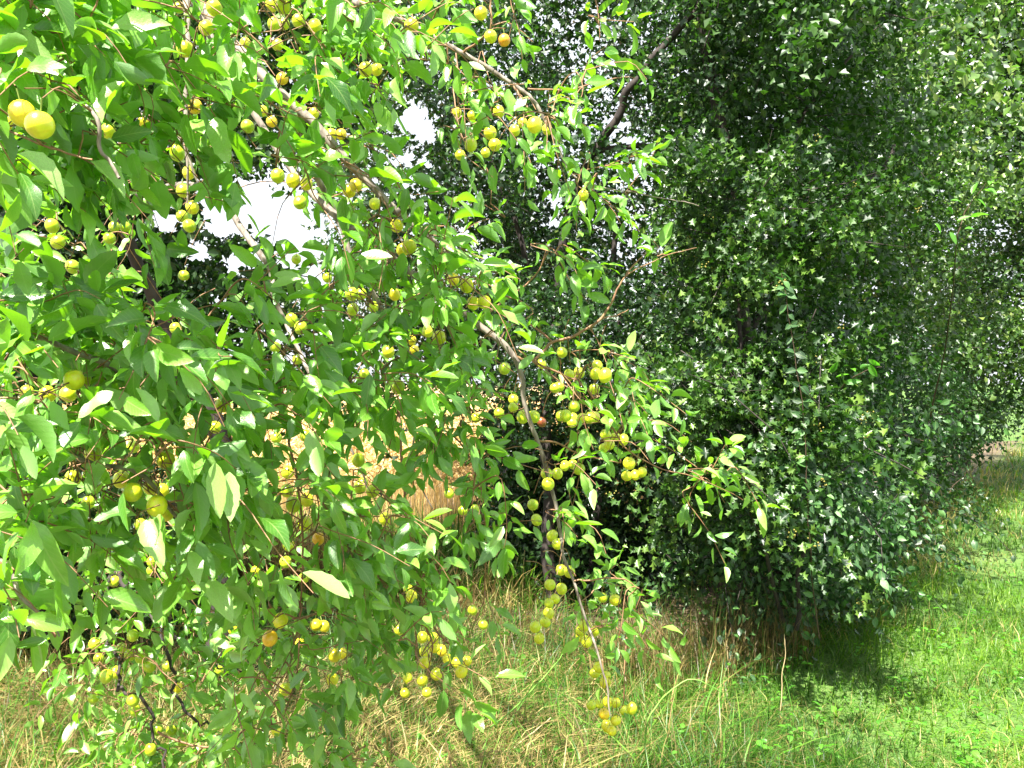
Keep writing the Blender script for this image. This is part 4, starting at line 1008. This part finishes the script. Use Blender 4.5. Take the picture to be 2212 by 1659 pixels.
for (x0, x1, y0, y1, den) in cells:
    xm = np.arange(x0, x1, 40)
    for xa in xm:
        xb = min(xa + 40, x1); A = (xb - xa) * (y1 - y0)
        d = float(plum_depth(np.array([(xa + xb) / 2]), np.array([(y0 + y1) / 2]))[0])
        leafpx = 0.52 * LEN * LEN * 0.48 * (F / d) ** 2 * 0.8
        lai = 0.44 * min(den, 6.6) * (0.72 if y0 < 0 else 1)
        cxm, cym = (xa + xb) / 2, (y0 + y1) / 2
        cl = math.sin(cxm / 31 + cym / 47 + 1) + math.sin(cxm / 19 - cym / 27) + math.sin(cym / 22 + cxm / 70 + 2)
        n = lai * A / (leafpx * NPL) * min(1.6, max(0.25, 1.0 + 0.45 * cl))
        n = int(n) + (r.random() < n % 1)
        for _ in range(n):
            tw_t.append((r.uniform(xa, xb), r.uniform(y0, y1), d + r.normal(0, 0.09) + 0.02, 0))
        if den >= 5 and xa < 960:                     # deeper layer of the same crown
            d2 = d + 0.75; leafpx = 0.52 * LEN * LEN * 0.48 * (F / d2) ** 2 * 0.8
            n = 0.30 * (den / 6) * A / (leafpx * NPL); n = int(n) + (r.random() < n % 1)
            for _ in range(n): tw_t.append((r.uniform(xa, xb), r.uniform(y0, y1), d + r.uniform(0.3, 1.4), 1))
tw_t = np.array(tw_t)
# unseen crown twigs added above and beside the frame to shade what lies below
for _ in range(170):
    tw_t = np.vstack([tw_t, (r.uniform(-700, 600), r.uniform(-1100, -150), r.uniform(3.0, 4.8), 2)])
T = at_n(tw_t[:, 0], tw_t[:, 1], tw_t[:, 2])
Q = np.stack([r.uniform(-3.2, -1.2, 380), r.uniform(2.0, 3.9, 380), r.uniform(2.5, 3.8, 380)], -1)
qx, qy = view(Q)
T = np.vstack([T, Q[(qy < -30) | (qx < -120)]])
T[:, 2] += 0.02
# connect: each twig grows from the nearest wood already there
nodes = SK.copy()
order = np.argsort([np.min(np.sum((SK[::3] - t) ** 2, 1)) for t in T])
twigs = Tubes(); LP, LD, LN, LS, LR = [], [], [], [], []
extra_nodes = []
for ii in order:
    t = T[ii]
    nd = nodes if not extra_nodes else np.vstack([nodes, np.array(extra_nodes)])
    if len(extra_nodes) > 400: nodes = nd; extra_nodes = []
    dist = np.linalg.norm(nd - t, axis=1) + 0.35 * np.maximum(0, t[2] - nd[:, 2])
    b = nd[np.argmin(dist)]
    dv = t - b; L0 = np.linalg.norm(dv)
    if L0 < 0.03: dv = r.normal(size=3); L0 = 0.03
    dirn = dv / max(L0, 1e-6)
    # leafy end: droops down past the target
    ld = norm(dirn * 0.8 + r.normal(0, 0.42, 3) + np.array([0.22, 0, -0.35]))
    ll = r.uniform(0.09, 0.17)
    p0 = b; p2 = t - ld * ll * 0.35
    if L0 > 0.7: p0 = p2 + (b - p2) * 0.6 / L0        # long reaches stay hidden wood behind the leaves
    pm = (p0 + p2) / 2 + np.array([0, 0, 0.10 * L0]) + r.normal(0, 0.03 * min(L0, 1), 3)
    p3 = t + ld * ll * 0.3 + r.normal(0, 0.008, 3); p4 = t + ld * ll * 0.75 + np.array([0, 0, -0.02]) + r.normal(0, 0.012, 3)
    line = smooth_line(np.array([p0, pm, p2, p3, p4]), 3)
    twigs.add(line, np.linspace(0.0019, 0.0007, len(line)), 4)
    extra_nodes += [line[4], line[8]]
    n = NPL + r.integers(-2, 3)
    tt = np.linspace(0.05, 1, n) ** 0.9
    seg = line[5:]; q = tt * (len(seg) - 1); qi = np.minimum(q.astype(int), len(seg) - 2); fr = (q - qi)[:, None]
    base = seg[qi] * (1 - fr) + seg[qi + 1] * fr
    sidev = norm(np.cross(ld, [0.2, -0.5, 0.9]))
    ang = np.arange(n) * 2.4 + r.uniform(0, 6)
    up2 = np.cross(sidev, ld)
    rad = np.cos(ang)[:, None] * sidev + np.sin(ang)[:, None] * up2
    D = norm(ld * 0.55 + rad * 0.85 + r.normal(0, 0.3, (n, 3)) + np.array([0.12, -0.05, -0.34]))
    base = base + rad * 0.006 + D * 0.008
    Nn = norm(rad * 0.3 + r.normal(0, 0.6, (n, 3)) + np.array([0, -0.25, 0.8]))
    LP.append(base); LD.append(D); LN.append(Nn)
    LS.append(LEN * (1.36 if t[1] < 1.4 else 1.22 if t[1] < 1.65 else 1.08 if t[1] < 1.9 else 1.0) * np.clip(r.normal(1.0, 0.2, n), 0.5, 1.45) * (0.75 + 0.5 * np.sin(tt * 2.6)))
    LR.append(np.clip(r.random() * 0.5 + r.random(n) * 0.5, 0, 0.999))
LP, LD, LN, LS, LR = (np.concatenate(a) for a in (LP, LD, LN, LS, LR))
# leaves that would stand right in front of the fruit are left off, and those in the sky gaps
lc = LP + LD * LS[:, None] * 0.5
lx, ly = view(lc)
keep = np.ones(len(LP), bool)
px_, py_ = view(PC)
for k in range(len(PC)):
    w = plums[k, 2]
    fac = 0.5 if w > 20.5 else 0.18
    near_ = ((lx - px_[k]) ** 2 + (ly - py_[k]) ** 2 < (w * fac + 0.28 * LS * F / lc[:, 1]) ** 2) & (lc[:, 1] < PC[k, 1] + 0.03)
    keep &= ~near_
keep &= ~in_holes(lc, 0.55)
keep &= lc[:, 1] > 1.02
keep &= (lc[:, 1] > 1.25) | (lx < 420)
# no leaf hangs over a plainly bare run of the thick branch
for S in BRANCH_PTS[1:4]:
    bx, by = view(S[:, :3])
    for q in range(len(S)):
        if any(a < bx[q] < b and c < by[q] < d for a, b, c, d in ((600, 840, 190, 445), (1040, 1150, 700, 985), (960, 1190, 90, 265), (1150, 1180, 930, 1000))):
            keep &= ~((np.hypot(lx - bx[q], ly - by[q]) < 16) & (lc[:, 1] < S[q, 1]))
LP, LD, LN, LS, LR, lc, lx, ly = (a[keep] for a in (LP, LD, LN, LS, LR, lc, lx, ly))
# fruit spurs
for k in range(len(PC)):
    top = PC[k] + np.array([0.16 * PR[k], 0, PR[k] * 1.9])
    dist = np.linalg.norm(SK - top, axis=1) + 0.3 * np.maximum(0, top[2] - SK[:, 2])
    b = SK[np.argmin(dist)]
    if np.linalg.norm(b - top) > 0.16: b = top + norm(b - top) * 0.10 + np.array([0, 0, 0.05])
    mid = (top + b) / 2 + np.array([0, 0, 0.012])
    twigs.add(smooth_line(np.array([top, mid, b]), 3), np.linspace(0.0008, 0.0014, 7), 4)
link("twigs", twigs.mesh("plum_twigs"), M_TWIG, plum_tree, kind="stuff")
# the leaves that show largest are parts of their own
R_ = frames(LD, LN)
vd = norm(lc - np.array([0, 0, EYE]))
face = np.abs(np.sum(R_[:, :, 2] * vd, 1))
area = (LS * F / lc[:, 1]) ** 2 * (0.15 + face)
inside = (lx > 10) & (lx < 2200) & (ly > 10) & (ly < 1650)
size_px = LS * F / lc[:, 1]
o_near = np.argsort(lc[:, 1])
occ = np.zeros((139, 104), int); cover = np.zeros(len(lc), int)
for i in o_near:
    if not inside[i]: continue
    cx, cy = int(lx[i] // 16), int(ly[i] // 16)
    cover[i] = occ[cx, cy]
    rr = int(size_px[i] * 0.22 // 16)
    occ[max(0, cx - rr):cx + rr + 1, max(0, cy - rr):cy + rr + 1] += 1
cand = np.where(inside & (cover == 0))[0]
big = cand[np.argsort(-area[cand])[:300]]
lm = [raw_mesh("leaf_shape", t[0], t[1], t[2], np.full(len(t[0]), 0.0)) for t in PLUM_LEAVES_FINE]
for m_ in lm: m_.materials.append(M_PLUM_LEAF)
leaf_objects(plum_tree, lm, LP[big], LD[big], LN[big], LS[big])
rest = np.ones(len(LP), bool); rest[big] = False
link("foliage", leaves_mesh("plum_foliage", PLUM_LEAVES, LP[rest], LD[rest], LN[rest], LS[rest], LR[rest]), M_PLUM_LEAF, plum_tree, kind="stuff")
print("plum leaves", len(LP), "twigs", len(T), "tris", sum(len(o.data.polygons) for o in scene.objects if o.type == 'MESH'))
